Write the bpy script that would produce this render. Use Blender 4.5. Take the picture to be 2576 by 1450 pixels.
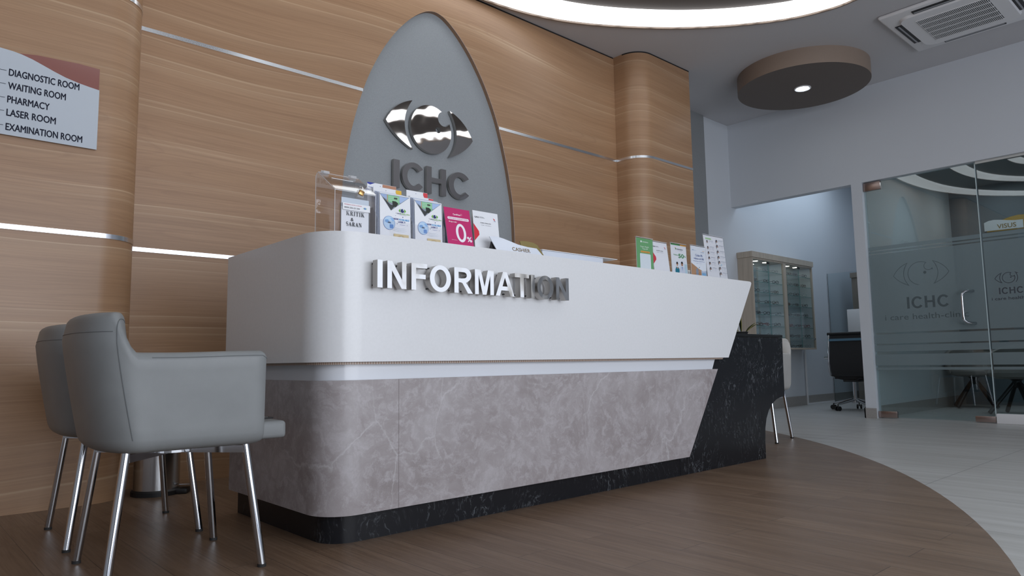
import bpy, bmesh, math, random
from mathutils import Vector, Matrix
for o in list(bpy.data.objects): bpy.data.objects.remove(o)
SC = bpy.context.scene
COL = SC.collection
R = math.radians
PI = math.pi

# ------------------------------------------------------------------ camera
F_PX, PITCH, ROLL, YAW = 1775.226, R(6.06303), R(-0.87738), R(42.24287)
cam_d = bpy.data.cameras.new('camera'); cam = bpy.data.objects.new('camera', cam_d); COL.objects.link(cam)
cam_d.sensor_fit = 'HORIZONTAL'; cam_d.sensor_width = 36.0; cam_d.lens = F_PX/2576*36
cam_d.clip_start = 0.05; cam_d.clip_end = 200
fw = Vector((math.sin(YAW)*math.cos(PITCH), math.cos(YAW)*math.cos(PITCH), math.sin(PITCH)))
rt = Vector((math.cos(YAW), -math.sin(YAW), 0)); up = rt.cross(fw)
r_ = rt*math.cos(ROLL)+up*math.sin(ROLL); u_ = -rt*math.sin(ROLL)+up*math.cos(ROLL)
M = Matrix.Identity(4)
for i in range(3):
    M[i][0] = r_[i]; M[i][1] = u_[i]; M[i][2] = -fw[i]
M[0][3], M[1][3], M[2][3] = 0, 0, 0.66
cam.matrix_world = M
SC.camera = cam

# ------------------------------------------------------------------ world, light, exposure
SC.view_settings.view_transform = 'Standard'; SC.view_settings.look = 'None'
SC.view_settings.gamma = 1.0; SC.view_settings.use_curve_mapping = False
SC.view_settings.exposure = -0.13
W = bpy.data.worlds.new('world'); SC.world = W; W.use_nodes = True
bg = W.node_tree.nodes['Background']; bg.inputs[0].default_value = (0.62, 0.74, 1.0, 1); bg.inputs[1].default_value = 0.8

def area(name, loc, size, power, color, rot=(0,0,0), spread=180):
    l = bpy.data.lights.new(name, 'AREA'); l.shape = 'RECTANGLE'; l.size, l.size_y = size
    l.energy = power; l.color = color; l.spread = R(spread)
    o = bpy.data.objects.new(name, l); COL.objects.link(o); o.location = loc; o.rotation_euler = rot
    return o
# daylight entering through the glazed shop front behind the camera
area('daylight_shopfront', (1.7, -3.35, 1.60), (5.4, 2.6), 150, (0.90, 0.94, 1.0), (R(90), 0, 0), 150)
area('daylight_shopfront_side', (6.05, -3.35, 1.60), (3.1, 2.6), 13, (1.0, 0.96, 0.90), (R(90), 0, 0))
# ceiling lamps of the two rooms at the far end, then an added fill
area('lamp_optic_room', (9.9, 4.0, 3.6), (2.4, 0.8), 22, (0.70, 0.84, 1.0))
area('lamp_glass_room', (9.3, 2.1, 2.95), (0.5, 0.5), 9, (0.85, 0.92, 1.0))
area('fill_glass_room_sign', (10.7, 2.45, 2.97), (0.15, 0.15), 3.0, (0.9, 0.95, 1.0))  # added unseen light that only brightens the VISUS sign

# ------------------------------------------------------------------ node / material helpers
class NT:
    def __init__(s, name):
        s.m = bpy.data.materials.new(name); s.m.use_nodes = True
        s.t = s.m.node_tree; s.b = s.t.nodes['Principled BSDF']; s.out = s.t.nodes['Material Output']
    def n(s, typ, ins=None, **kw):
        nd = s.t.nodes.new('ShaderNode'+typ)
        for k, v in kw.items(): setattr(nd, k, v)
        for k, v in (ins or {}).items():
            if isinstance(v, bpy.types.NodeSocket): s.t.links.new(v, nd.inputs[k])
            else: nd.inputs[k].default_value = v
        return nd
    def set(s, **kw):
        for k, v in kw.items():
            k = k.replace('_', ' ')
            if isinstance(v, bpy.types.NodeSocket): s.t.links.new(v, s.b.inputs[k])
            else: s.b.inputs[k].default_value = v
    def ramp(s, fac, stops, interp='LINEAR'):
        r = s.n('ValToRGB', {'Fac': fac}); cr = r.color_ramp; cr.interpolation = interp
        while len(cr.elements) < len(stops): cr.elements.new(0.5)
        for e, (p, c) in zip(cr.elements, stops):
            e.position = p; e.color = c if len(c) == 4 else (*c, 1)
        return r.outputs['Color']
    def mix(s, fac, a, b, mode='MIX'):
        nd = s.n('Mix', data_type='RGBA', blend_type=mode)
        for i, v in ((0, fac), (6, a), (7, b)):
            if isinstance(v, bpy.types.NodeSocket): s.t.links.new(v, nd.inputs[i])
            else: nd.inputs[i].default_value = (*v, 1) if isinstance(v, tuple) and len(v) == 3 else v
        return nd.outputs[2]
    def math(s, op, a, b=0.0):
        nd = s.n('Math', operation=op)
        for i, v in enumerate((a, b)):
            if isinstance(v, bpy.types.NodeSocket): s.t.links.new(v, nd.inputs[i])
            else: nd.inputs[i].default_value = v
        return nd.outputs[0]
    def bump(s, h, strength=0.1, dist=0.01):
        s.set(Normal=s.n('Bump', {'Height': h, 'Strength': strength, 'Distance': dist}).outputs[0])

def hexc(h):
    v = [int(h[i:i+2], 16)/255 for i in (0, 2, 4)]
    return tuple(c/12.92 if c <= 0.04045 else ((c+0.055)/1.055)**2.4 for c in v)

_simple = {}
def flat(col, rough=0.5, metal=0.0, name=None, spec=0.5, noise=0.0):
    key = (tuple(col), rough, metal, spec, noise)
    if key in _simple: return _simple[key]
    g = NT(name or 'paint'); c = (*col, 1)
    if noise:
        tc = g.n('TexCoord').outputs['Object']
        nz = g.n('TexNoise', {'Vector': tc, 'Scale': 60.0, 'Detail': 4.0}).outputs['Fac']
        cc = g.ramp(nz, [(0.3, tuple(x*(1-noise) for x in col)), (0.7, tuple(min(1, x*(1+noise)) for x in col))])
        g.set(Base_Color=cc)
    else: g.set(Base_Color=c)
    g.set(Roughness=rough, Metallic=metal); g.b.inputs['Specular IOR Level'].default_value = spec
    _simple[key] = g.m
    return g.m

def emit(col, strength, name='glow'):
    g = NT(name); g.set(Base_Color=(0.8, 0.8, 0.8, 1), Emission_Color=(*col, 1), Emission_Strength=strength)
    return g.m

def m_wood_wall():
    g = NT('wood_laminate')
    uv = g.n('UVMap').outputs['UV']
    sep = g.n('SeparateXYZ', {'Vector': uv}); u, v = sep.outputs[0], sep.outputs[1]
    # slow waviness of the grain
    wv = g.n('TexNoise', {'Vector': g.n('Mapping', {'Vector': uv, 'Scale': (0.34, 0.40, 1)}).outputs[0], 'Scale': 1.0, 'Detail': 1.0}).outputs['Fac']
    v2 = g.math('ADD', v, g.math('MULTIPLY', g.math('SUBTRACT', wv, 0.5), 0.42))
    cv = g.n('CombineXYZ', {'X': u, 'Y': v2}).outputs[0]
    def nz(sx, sy, det, rough=0.55, off=0.0):
        mp = g.n('Mapping', {'Vector': cv, 'Scale': (sx, sy, 1), 'Location': (off, off*1.7, off)}).outputs[0]
        return g.n('TexNoise', {'Vector': mp, 'Scale': 1.0, 'Detail': det, 'Roughness': rough}).outputs['Fac']
    broad = nz(0.3, 4.0, 3)
    base = g.ramp(broad, [(0.30, (0.375, 0.216, 0.117)), (0.52, (0.43, 0.255, 0.142)), (0.72, (0.475, 0.290, 0.170))])
    fine = nz(1.6, 110.0, 6, 0.7, 3.1)
    col = g.mix(g.ramp(fine, [(0.40, (0, 0, 0)), (0.64, (0.55, 0.55, 0.55))]), base, (0.305, 0.168, 0.090))
    med = nz(0.7, 30.0, 5, 0.6, 7.7)
    col = g.mix(g.ramp(med, [(0.52, (0, 0, 0)), (0.72, (0.45, 0.45, 0.45))]), col, (0.28, 0.15, 0.080))
    # pale streaks: one per band, crisp on one side and fading on the other, coming and going along the board
    for sc, off, amt in ((4.3, 0.0, 0.62), (2.7, 5.3, 0.5)):
        vs_ = g.math('ADD', g.math('MULTIPLY', v2, sc), off)
        vo = g.n('TexVoronoi', {'W': vs_, 'Scale': 1.0, 'Randomness': 0.9}, voronoi_dimensions='1D', feature='F1')
        d = g.math('SUBTRACT', vs_, vo.outputs['W'])
        pr = g.ramp(g.math('ADD', d, 0.5), [(0.0, (0, 0, 0)), (0.22, (0, 0, 0)), (0.485, (0.30, 0.30, 0.30)), (0.496, (1, 1, 1)), (0.506, (1, 1, 1)), (0.52, (0, 0, 0))])
        seedv = g.n('CombineXYZ', {'X': g.math('MULTIPLY', u, 0.55), 'Y': g.math('MULTIPLY', vo.outputs['W'], 3.7)}).outputs[0]
        pm = g.ramp(g.n('TexNoise', {'Vector': seedv, 'Scale': 1.0, 'Detail': 1.0}).outputs['Fac'], [(0.38, (0.08, 0.08, 0.08)), (0.62, (1, 1, 1))])
        col = g.mix(g.math('MULTIPLY', g.math('MULTIPLY', pr, pm), amt), col, (0.66, 0.485, 0.32))
    cath = nz(0.45, 5.0, 0.0, 0.4, 21.0)
    rings = g.math('FRACT', g.math('MULTIPLY', cath, 22.0))
    cm = g.ramp(nz(0.5, 1.6, 1.0, 0.5, 61.0), [(0.50, (0, 0, 0)), (0.62, (1, 1, 1))])
    col = g.mix(g.math('MULTIPLY', cm, g.ramp(rings, [(0.0, (0.22, 0.22, 0.22)), (0.25, (0, 0, 0)), (0.92, (0, 0, 0)), (1.0, (0.22, 0.22, 0.22))])), col, (0.27, 0.145, 0.085))
    g.set(Base_Color=col, Roughness=0.36)
    return g.m

def m_plank():
    g = NT('wood_planks')
    tc = g.n('TexCoord').outputs['Object']
    sw = g.n('SeparateXYZ', {'Vector': tc}); x, y = sw.outputs[0], sw.outputs[1]
    vec = g.n('CombineXYZ', {'X': y, 'Y': x}).outputs[0]
    br = g.n('TexBrick', {'Vector': vec, 'Color1': (0.0, 0, 0, 1), 'Color2': (1, 1, 1, 1), 'Mortar': (0.5, 0.5, 0.5, 1), 'Scale': 1.0, 'Mortar Size': 0.0011,
                          'Mortar Smooth': 0.2, 'Brick Width': 0.92, 'Row Height': 0.1525}, offset=0.37, offset_frequency=2)
    rnd = br.outputs['Color']; gap = br.outputs['Fac']
    off = g.n('VectorMath', {0: vec, 1: rnd}, operation='ADD').outputs[0]
    def nz(sx, sy, det, rg=0.6):
        return g.n('TexNoise', {'Vector': g.n('Mapping', {'Vector': off, 'Scale': (sx, sy, 3)}).outputs[0], 'Scale': 1.0, 'Detail': det, 'Roughness': rg}).outputs['Fac']
    base = g.ramp(nz(0.8, 9, 4), [(0.3, (0.175, 0.110, 0.068)), (0.55, (0.235, 0.154, 0.100)), (0.75, (0.29, 0.20, 0.138))])
    grain = g.ramp(nz(3.5, 130, 6, 0.7), [(0.42, (0, 0, 0)), (0.64, (0.7, 0.7, 0.7))])
    col = g.mix(grain, base, (0.125, 0.075, 0.046))
    rb = g.n('RGBToBW', {'Color': rnd}).outputs[0]
    col = g.mix(g.math('MULTIPLY', rb, 0.22), col, (0.10, 0.062, 0.043))
    col = g.mix(gap, col, (0.045, 0.03, 0.022))
    g.set(Base_Color=col, Roughness=g.math('ADD', g.math('MULTIPLY', nz(4, 60, 3), 0.14), 0.31))
    g.bump(g.math('SUBTRACT', nz(3.5, 130, 4), gap), 0.06, 0.004)
    return g.m

def m_tile():
    g = NT('porcelain_tile')
    tc = g.n('TexCoord').outputs['Object']
    mp = g.n('Mapping', {'Vector': tc, 'Location': (-0.445+0.0, -0.0, 0)}).outputs[0]
    br = g.n('TexBrick', {'Vector': g.n('Mapping', {'Vector': tc, 'Location': (0.237, 0.0, 0)}).outputs[0], 'Color1': (0, 0, 0, 1), 'Color2': (1, 1, 1, 1), 'Scale': 1.0, 'Mortar Size': 0.0022, 'Mortar Smooth': 0.1,
                          'Brick Width': 0.685, 'Row Height': 1.35}, offset=0.0, offset_frequency=2)
    n1 = g.n('TexNoise', {'Vector': g.n('Mapping', {'Vector': tc, 'Scale': (14, 0.9, 1)}).outputs[0], 'Scale': 1.0, 'Detail': 5.0}).outputs['Fac']
    col = g.ramp(n1, [(0.3, (0.42, 0.41, 0.39)), (0.7, (0.56, 0.555, 0.54))])
    rb = g.n('RGBToBW', {'Color': br.outputs['Color']}).outputs[0]
    col = g.mix(g.math('MULTIPLY', rb, 0.06), col, (0.4, 0.39, 0.37))
    col = g.mix(br.outputs['Fac'], col, (0.2, 0.2, 0.2))
    g.set(Base_Color=col, Roughness=0.34)
    return g.m

def m_stone():
    g = NT('mauve_marble')
    tc = g.n('TexCoord').outputs['Object']
    w = g.n('TexNoise', {'Vector': tc, 'Scale': 2.4, 'Detail': 6.0, 'Roughness': 0.6}).outputs['Color']
    wv = g.n('VectorMath', {0: g.n('VectorMath', {0: w, 1: (0.5, 0.5, 0.5)}, operation='SUBTRACT').outputs[0], 'Scale': 0.42}, operation='SCALE').outputs[0]
    pos = g.n('VectorMath', {0: tc, 1: wv}, operation='ADD').outputs[0]
    cl = g.n('TexNoise', {'Vector': pos, 'Scale': 4.6, 'Detail': 9.0, 'Roughness': 0.66}).outputs['Fac']
    col = g.ramp(cl, [(0.30, (0.27, 0.235, 0.232)), (0.46, (0.335, 0.300, 0.300)), (0.60, (0.39, 0.358, 0.362)), (0.75, (0.47, 0.445, 0.455))])
    sp = g.n('TexNoise', {'Vector': pos, 'Scale': 22.0, 'Detail': 9.0, 'Roughness': 0.72}).outputs['Fac']
    col = g.mix(g.ramp(sp, [(0.48, (0, 0, 0)), (0.62, (0.6, 0.6, 0.6))]), col, (0.49, 0.46, 0.475))
    # long branching veins
    pv = g.n('VectorMath', {0: g.n('Mapping', {'Vector': tc, 'Rotation': (0, R(-34), 0), 'Scale': (1.7, 1.0, 0.55)}).outputs[0], 1: g.n('VectorMath', {0: wv, 'Scale': 0.5}, operation='SCALE').outputs[0]}, operation='ADD').outputs[0]
    ve = g.n('TexVoronoi', {'Vector': pv, 'Scale': 1.5}, feature='DISTANCE_TO_EDGE').outputs['Distance']
    mk = g.n('TexNoise', {'Vector': tc, 'Scale': 2.1, 'Detail': 2.0}).outputs['Fac']
    line = g.math('MULTIPLY', g.ramp(ve, [(0.0, (0.6, 0.6, 0.6)), (0.002, (0.4, 0.4, 0.4)), (0.0055, (0, 0, 0))]), g.ramp(mk, [(0.44, (0, 0, 0)), (0.56, (0.8, 0.8, 0.8))]))
    col = g.mix(line, col, (0.60, 0.59, 0.60))
    ve2 = g.n('TexVoronoi', {'Vector': pos, 'Scale': 6.5}, feature='DISTANCE_TO_EDGE').outputs['Distance']
    mk2 = g.n('TexNoise', {'Vector': tc, 'Scale': 3.7, 'Detail': 3.0}).outputs['Fac']
    line2 = g.math('MULTIPLY', g.ramp(ve2, [(0.0, (0.42, 0.42, 0.42)), (0.010, (0, 0, 0))]), g.ramp(mk2, [(0.50, (0, 0, 0)), (0.66, (0.45, 0.45, 0.45))]))
    col = g.mix(line2, col, (0.52, 0.50, 0.51))
    g.set(Base_Color=col, Roughness=0.42)
    return g.m

def m_black_marble():
    g = NT('black_marble')
    tc = g.n('TexCoord').outputs['Object']
    w = g.n('TexNoise', {'Vector': tc, 'Scale': 2.2, 'Detail': 4.0}).outputs['Color']
    wv = g.n('VectorMath', {0: g.n('VectorMath', {0: w, 1: (0.5, 0.5, 0.5)}, operation='SUBTRACT').outputs[0], 'Scale': 0.55}, operation='SCALE').outputs[0]
    pos = g.n('VectorMath', {0: g.n('Mapping', {'Vector': tc, 'Rotation': (0, R(-32), 0), 'Scale': (1.6, 1, 0.6)}).outputs[0], 1: wv}, operation='ADD').outputs[0]
    n1 = g.n('TexNoise', {'Vector': pos, 'Scale': 15.0, 'Detail': 6.0, 'Roughness': 0.6}).outputs['Fac']
    n2 = g.n('TexNoise', {'Vector': pos, 'Scale': 46.0, 'Detail': 6.0, 'Roughness': 0.7}).outputs['Fac']
    mk = g.n('TexNoise', {'Vector': tc, 'Scale': 4.5, 'Detail': 3.0}).outputs['Fac']
    f = g.math('MULTIPLY', g.ramp(n1, [(0.465, (0, 0, 0)), (0.50, (0.6, 0.6, 0.6)), (0.535, (0, 0, 0))]), g.ramp(n2, [(0.46, (0, 0, 0)), (0.70, (1, 1, 1))]))
    f = g.math('MULTIPLY', f, g.ramp(mk, [(0.42, (0.04, 0.04, 0.04)), (0.66, (1, 1, 1))]))
    col = g.mix(f, (0.012, 0.0125, 0.015), (0.36, 0.39, 0.42))
    g.set(Base_Color=col, Roughness=0.24); g.b.inputs['Specular IOR Level'].default_value = 0.28
    return g.m

def m_leather(name, c):
    g = NT(name)
    tc = g.n('TexCoord').outputs['Object']
    v = g.n('TexVoronoi', {'Vector': tc, 'Scale': 420.0}).outputs['Distance']
    nz = g.n('TexNoise', {'Vector': tc, 'Scale': 9.0, 'Detail': 3.0}).outputs['Fac']
    col = g.ramp(nz, [(0.3, tuple(k*0.94 for k in c)), (0.7, tuple(k*1.05 for k in c))])
    g.set(Base_Color=col, Roughness=0.46); g.bump(v, 0.05, 0.001)
    return g.m

def m_speckle(name, c, amt=0.18, scale=420.0, rough=0.6):
    g = NT(name)
    tc = g.n('TexCoord').outputs['Object']
    nz = g.n('TexNoise', {'Vector': tc, 'Scale': scale, 'Detail': 2.0}).outputs['Fac']
    big = g.n('TexNoise', {'Vector': tc, 'Scale': 3.0, 'Detail': 3.0}).outputs['Fac']
    col = g.ramp(nz, [(0.38, tuple(k*(1-amt) for k in c)), (0.62, tuple(k*(1+amt) for k in c))])
    col = g.mix(g.math('MULTIPLY', big, 0.12), col, tuple(k*0.8 for k in c))
    g.set(Base_Color=col, Roughness=rough)
    return g.m

def m_fabric_wood(name, c):
    g = NT(name)
    tc = g.n('TexCoord').outputs['Object']
    nz = g.n('TexNoise', {'Vector': g.n('Mapping', {'Vector': tc, 'Scale': (90, 90, 3)}).outputs[0], 'Scale': 1.0, 'Detail': 4.0}).outputs['Fac']
    g.set(Base_Color=g.ramp(nz, [(0.3, tuple(k*0.84 for k in c)), (0.7, tuple(k*1.1 for k in c))]), Roughness=0.5)
    return g.m

def m_pane(name, tint, f0=0.045, rough=0.0):
    # thin sheet of clear glass / acrylic: tinted see-through with a mirror coat that grows at grazing angles (same for both faces)
    g = NT(name); g.t.nodes.remove(g.b)
    geo = g.n('NewGeometry'); dt = g.n('VectorMath', {0: geo.outputs['Normal'], 1: geo.outputs['Incoming']}, operation='DOT_PRODUCT').outputs['Value']
    inv = g.math('SUBTRACT', 1.0, g.math('ABSOLUTE', dt))
    fr = g.math('ADD', g.math('MULTIPLY', g.math('POWER', inv, 5.0), 1-f0), f0)
    tr = g.n('BsdfTransparent', {'Color': (*tint, 1)}); gl = g.n('BsdfGlossy', {'Color': (1, 1, 1, 1), 'Roughness': rough})
    mx = g.n('MixShader', {0: fr, 1: tr.outputs[0], 2: gl.outputs[0]})
    g.t.links.new(mx.outputs[0], g.out.inputs['Surface'])
    return g.m

def m_film(name, col, opacity):
    g = NT(name); g.t.nodes.remove(g.b)
    tr = g.n('BsdfTransparent', {'Color': (1, 1, 1, 1)}); d = g.n('BsdfDiffuse', {'Color': (*col, 1)}); tl = g.n('BsdfTranslucent', {'Color': (*col, 1)})
    m1 = g.n('MixShader', {0: 0.4, 1: d.outputs[0], 2: tl.outputs[0]})
    mx = g.n('MixShader', {0: opacity, 1: tr.outputs[0], 2: m1.outputs[0]})
    g.t.links.new(mx.outputs[0], g.out.inputs['Surface'])
    return g.m

def m_wavy_chrome(name, col, rough, scale, strength):
    g = NT(name); tc = g.n('TexCoord').outputs['Object']
    nz = g.n('TexNoise', {'Vector': tc, 'Scale': scale, 'Detail': 1.0}).outputs['Fac']
    g.set(Base_Color=(*col, 1), Metallic=1.0, Roughness=rough); g.bump(nz, strength, 0.02)
    return g.m

WOODW = m_wood_wall(); PLANK = m_plank(); TILE = m_tile(); STONE = m_stone(); BLACKM = m_black_marble()
GREYL = m_leather('grey_leather', (0.238, 0.250, 0.252)); CREAML = m_leather('cream_leather', (0.44, 0.43, 0.41))
CHROME = flat((0.56, 0.57, 0.59), 0.08, 1.0, 'chrome'); STEEL = flat((0.62, 0.63, 0.64), 0.2, 1.0, 'brushed_steel')
STRIPM = flat((0.78, 0.80, 0.84), 0.22, 1.0, 'strip_metal')
MIRROR_DARK = m_wavy_chrome('dark_mirror', (0.56, 0.54, 0.53), 0.03, 5.0, 0.16); LETTER_STEEL = m_wavy_chrome('letter_steel', (0.86, 0.86, 0.84), 0.09, 11.0, 0.10)
LETTER_SIDE = flat((0.42, 0.40, 0.38), 0.35, 1.0, 'letter_side')
WHITE_SOLID = m_speckle('white_solid_surface', (0.76, 0.765, 0.775), 0.012, 90, 0.26); WHITE_PAINT = m_speckle('white_wall_paint', (0.66, 0.69, 0.73), 0.01, 200, 0.7)
CEIL = m_speckle('ceiling_paint', (0.58, 0.575, 0.59), 0.01, 150, 0.8); TAUPE = m_speckle('taupe_paint', (0.155, 0.130, 0.115), 0.03, 200, 0.7)
TAUPE_EDGE = m_speckle('taupe_edge', (0.30, 0.225, 0.175), 0.03, 200, 0.55)
PANEL_GREY = m_speckle('grey_speckled_board', (0.325, 0.345, 0.362), 0.09, 330, 0.62); GREY_PAINT = flat((0.27, 0.28, 0.285), 0.6, name='grey_paint', noise=0.03)
BROWN_EDGE = m_fabric_wood('brown_edge', (0.34, 0.205, 0.125)); OAK = m_fabric_wood('pale_oak', (0.50, 0.43, 0.35)); BROWN_CAB = m_fabric_wood('brown_laminate', (0.26, 0.20, 0.16))
BLACK = flat((0.012, 0.012, 0.013), 0.45, name='black_plastic'); BLACK_MESH = m_speckle('black_mesh', (0.022, 0.023, 0.026), 0.35, 900, 0.6)
RUBBER = flat((0.02, 0.02, 0.02), 0.7, name='rubber'); WHITE = flat((0.82, 0.82, 0.83), 0.4, name='white_plastic'); PAPER = flat((0.84, 0.85, 0.88), 0.45, name='paper')
BASETILE = m_speckle('baseboard_tile', (0.36, 0.34, 0.32), 0.06, 90, 0.4)
GLASS = m_pane('door_glass', (0.80, 0.87, 0.88), 0.06); GLASS_CLEAR = m_pane('clear_glass', (0.94, 0.97, 0.97), 0.04); ACRYLIC = m_pane('acrylic', (0.965, 0.965, 0.97), 0.03)
ACRYLIC_EDGE = flat((0.75, 0.77, 0.80), 0.2, name='acrylic_edge'); GLASS_EDGE = flat((0.10, 0.26, 0.25), 0.15, name='glass_edge')
FILM = m_film('frosted_film', (0.36, 0.43, 0.45), 0.50); PRINT_DARK = flat((0.06, 0.07, 0.085), 0.6, name='dark_print'); FAINT = m_film('faint_print', (0.05, 0.055, 0.065), 0.36)

# ------------------------------------------------------------------ mesh helpers
def setp(o, label=None, cat=None, group=None, kind=None):
    if label: o['label'] = label
    if cat: o['category'] = cat
    if group: o['group'] = group
    if kind: o['kind'] = kind
    return o

def obj(name, bm, mats, parent=None, world=False, smooth=True):
    """link a bmesh as ONE mesh object; world=True: vertices are in world space although the parent is not at the origin"""
    if world and parent is not None:
        bmesh.ops.transform(bm, matrix=wm(parent).inverted(), verts=bm.verts)
    me = bpy.data.meshes.new(name); bm.normal_update(); bm.to_mesh(me); bm.free()
    if not isinstance(mats, (list, tuple)): mats = [mats]
    for m in mats: me.materials.append(m)
    if smooth:
        me.polygons.foreach_set('use_smooth', [True]*len(me.polygons)); me.set_sharp_from_angle(angle=R(38))
    o = bpy.data.objects.new(name, me); COL.objects.link(o)
    if parent is not None: o.parent = parent
    return o

def wm(o):
    m = Matrix.LocRotScale(o.location, o.rotation_euler, o.scale)
    return wm(o.parent) @ m if o.parent else m

def thing(name, label, cat, loc=(0, 0, 0), rz=0.0, group=None, rx=0.0):
    o = bpy.data.objects.new(name, None); COL.objects.link(o); o.empty_display_size = 0.1
    o.location = loc; o.rotation_euler = (rx, 0, rz)
    return setp(o, label, cat, group)

def struct(name, bm, mats, label, cat, parent=None, smooth=True):
    o = obj(name, bm, mats, parent, smooth=smooth); o['kind'] = 'structure'
    if parent is None: setp(o, label, cat)
    return o

def box(bm, x0, x1, y0, y1, z0, z1, mi=0, bev=0.0, seg=2):
    vs = [bm.verts.new((x, y, z)) for x in (x0, x1) for y in (y0, y1) for z in (z0, z1)]
    idx = [(0, 1, 3, 2), (4, 6, 7, 5), (0, 4, 5, 1), (2, 3, 7, 6), (0, 2, 6, 4), (1, 5, 7, 3)]
    fs = [bm.faces.new([vs[i] for i in q]) for q in idx]
    for f in fs: f.material_index = mi
    if bev > 0:
        es = list({e for f in fs for e in f.edges})
        r = bmesh.ops.bevel(bm, geom=es, offset=bev, segments=seg, profile=0.5, affect='EDGES')
        for f in r['faces']: f.material_index = mi
    return vs

def B(*a, **k):
    bm = bmesh.new(); box(bm, *a, **k); return bm

def prism(bm, pts, axis, d0, d1, mi=0, mi_side=None):
    """extrude a 2-D polygon: axis 'z' -> pts are (x,y); 'y' -> (x,z); 'x' -> (y,z)"""
    def P(p, d): return {'z': (p[0], p[1], d), 'y': (p[0], d, p[1]), 'x': (d, p[0], p[1])}[axis]
    a = [bm.verts.new(P(p, d0)) for p in pts]; b = [bm.verts.new(P(p, d1)) for p in pts]
    fs = [bm.faces.new(a), bm.faces.new(b[::-1])]
    for f in fs: f.material_index = mi
    n = len(pts)
    for i in range(n):
        f = bm.faces.new((a[i], b[i], b[(i+1) % n], a[(i+1) % n])); f.material_index = mi if mi_side is None else mi_side
    bmesh.ops.recalc_face_normals(bm, faces=bm.faces)

def tube(bm, pts, r, seg=12, mi=0, caps=True, radii=None):
    pts = [Vector(p) for p in pts]; rings = []
    up0 = None
    for i, p in enumerate(pts):
        d = (pts[min(i+1, len(pts)-1)]-pts[max(i-1, 0)]).normalized()
        if up0 is None: up0 = Vector((0, 0, 1)) if abs(d.z) < 0.9 else Vector((1, 0, 0))
        a = d.cross(up0).normalized(); b = a.cross(d).normalized(); up0 = b
        rr = radii[i] if radii else r
        rings.append([bm.verts.new(p+(a*math.cos(2*PI*k/seg)+b*math.sin(2*PI*k/seg))*rr) for k in range(seg)])
    for q, w in zip(rings, rings[1:]):
        for k in range(seg):
            f = bm.faces.new((q[k], q[(k+1) % seg], w[(k+1) % seg], w[k])); f.material_index = mi
    if caps:
        for f in (bm.faces.new(rings[0][::-1]), bm.faces.new(rings[-1])): f.material_index = mi

def lathe(bm, prof, seg=32, c=(0, 0, 0), mi=0, a0=0.0, a1=2*PI):
    full = abs(a1-a0-2*PI) < 1e-6; n = seg if full else seg+1; rings = []
    for r, z in prof:
        rings.append([bm.verts.new((c[0]+r*math.cos(a0+(a1-a0)*k/seg), c[1]+r*math.sin(a0+(a1-a0)*k/seg), c[2]+z)) for k in range(n)])
    for q, w in zip(rings, rings[1:]):
        for k in range(seg):
            f = bm.faces.new((q[k], q[(k+1) % n], w[(k+1) % n], w[k])); f.material_index = mi
    bmesh.ops.remove_doubles(bm, verts=[v for rg in rings for v in rg], dist=1e-6)
    bmesh.ops.recalc_face_normals(bm, faces=bm.faces)

def loft(bm, loops, closed=True, caps=False, mi=0):
    rs = [[bm.verts.new(p) for p in l] for l in loops]
    for q, w in zip(rs, rs[1:]):
        n = len(q)
        for k in range(n if closed else n-1):
            f = bm.faces.new((q[k], q[(k+1) % n], w[(k+1) % n], w[k])); f.material_index = mi
    if caps:
        bm.faces.new(rs[0][::-1]).material_index = mi; bm.faces.new(rs[-1]).material_index = mi
    bmesh.ops.recalc_face_normals(bm, faces=bm.faces)
    return rs

def arc(cx, cy, r, a0, a1, n=10, ry=None):
    ry = r if ry is None else ry
    return [(cx+r*math.cos(R(a0+(a1-a0)*i/n)), cy+ry*math.sin(R(a0+(a1-a0)*i/n))) for i in range(n+1)]

def shape_bm(polys, depth=0.0, bevel=0.0, xf=None, mi=0, bm=None, side_mi=None):
    """2-D outlines (with holes) -> a filled, optionally extruded mesh in the local xy plane, front at +z"""
    cu = bpy.data.curves.new('outline', 'CURVE'); cu.dimensions = '2D'; cu.fill_mode = 'BOTH'
    cu.extrude = depth/2; cu.bevel_depth = bevel; cu.bevel_resolution = 1
    for p in polys:
        s = cu.splines.new('POLY'); s.points.add(len(p)-1); s.use_cyclic_u = True
        for pt, q in zip(s.points, p): pt.co = (q[0], q[1], 0, 1)
    return _curve_bm(cu, xf, mi, bm, side_mi)

def _curve_bm(cu, xf, mi, bm, side_mi=None):
    o = bpy.data.objects.new('outline', cu); COL.objects.link(o)
    dg = bpy.context.evaluated_depsgraph_get(); dg.update()
    me = bpy.data.meshes.new_from_object(o.evaluated_get(dg))
    bpy.data.objects.remove(o); bpy.data.curves.remove(cu)
    b2 = bmesh.new(); b2.from_mesh(me); bpy.data.meshes.remove(me)
    bmesh.ops.remove_doubles(b2, verts=b2.verts, dist=1e-7)
    for f in b2.faces:
        f.material_index = mi if (side_mi is None or f.normal.z > 0.9) else side_mi
    if xf is not None: bmesh.ops.transform(b2, matrix=xf, verts=b2.verts)
    if bm is None: return b2
    me = bpy.data.meshes.new('tmp'); b2.to_mesh(me); b2.free(); bm.from_mesh(me); bpy.data.meshes.remove(me)
    return bm

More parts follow.
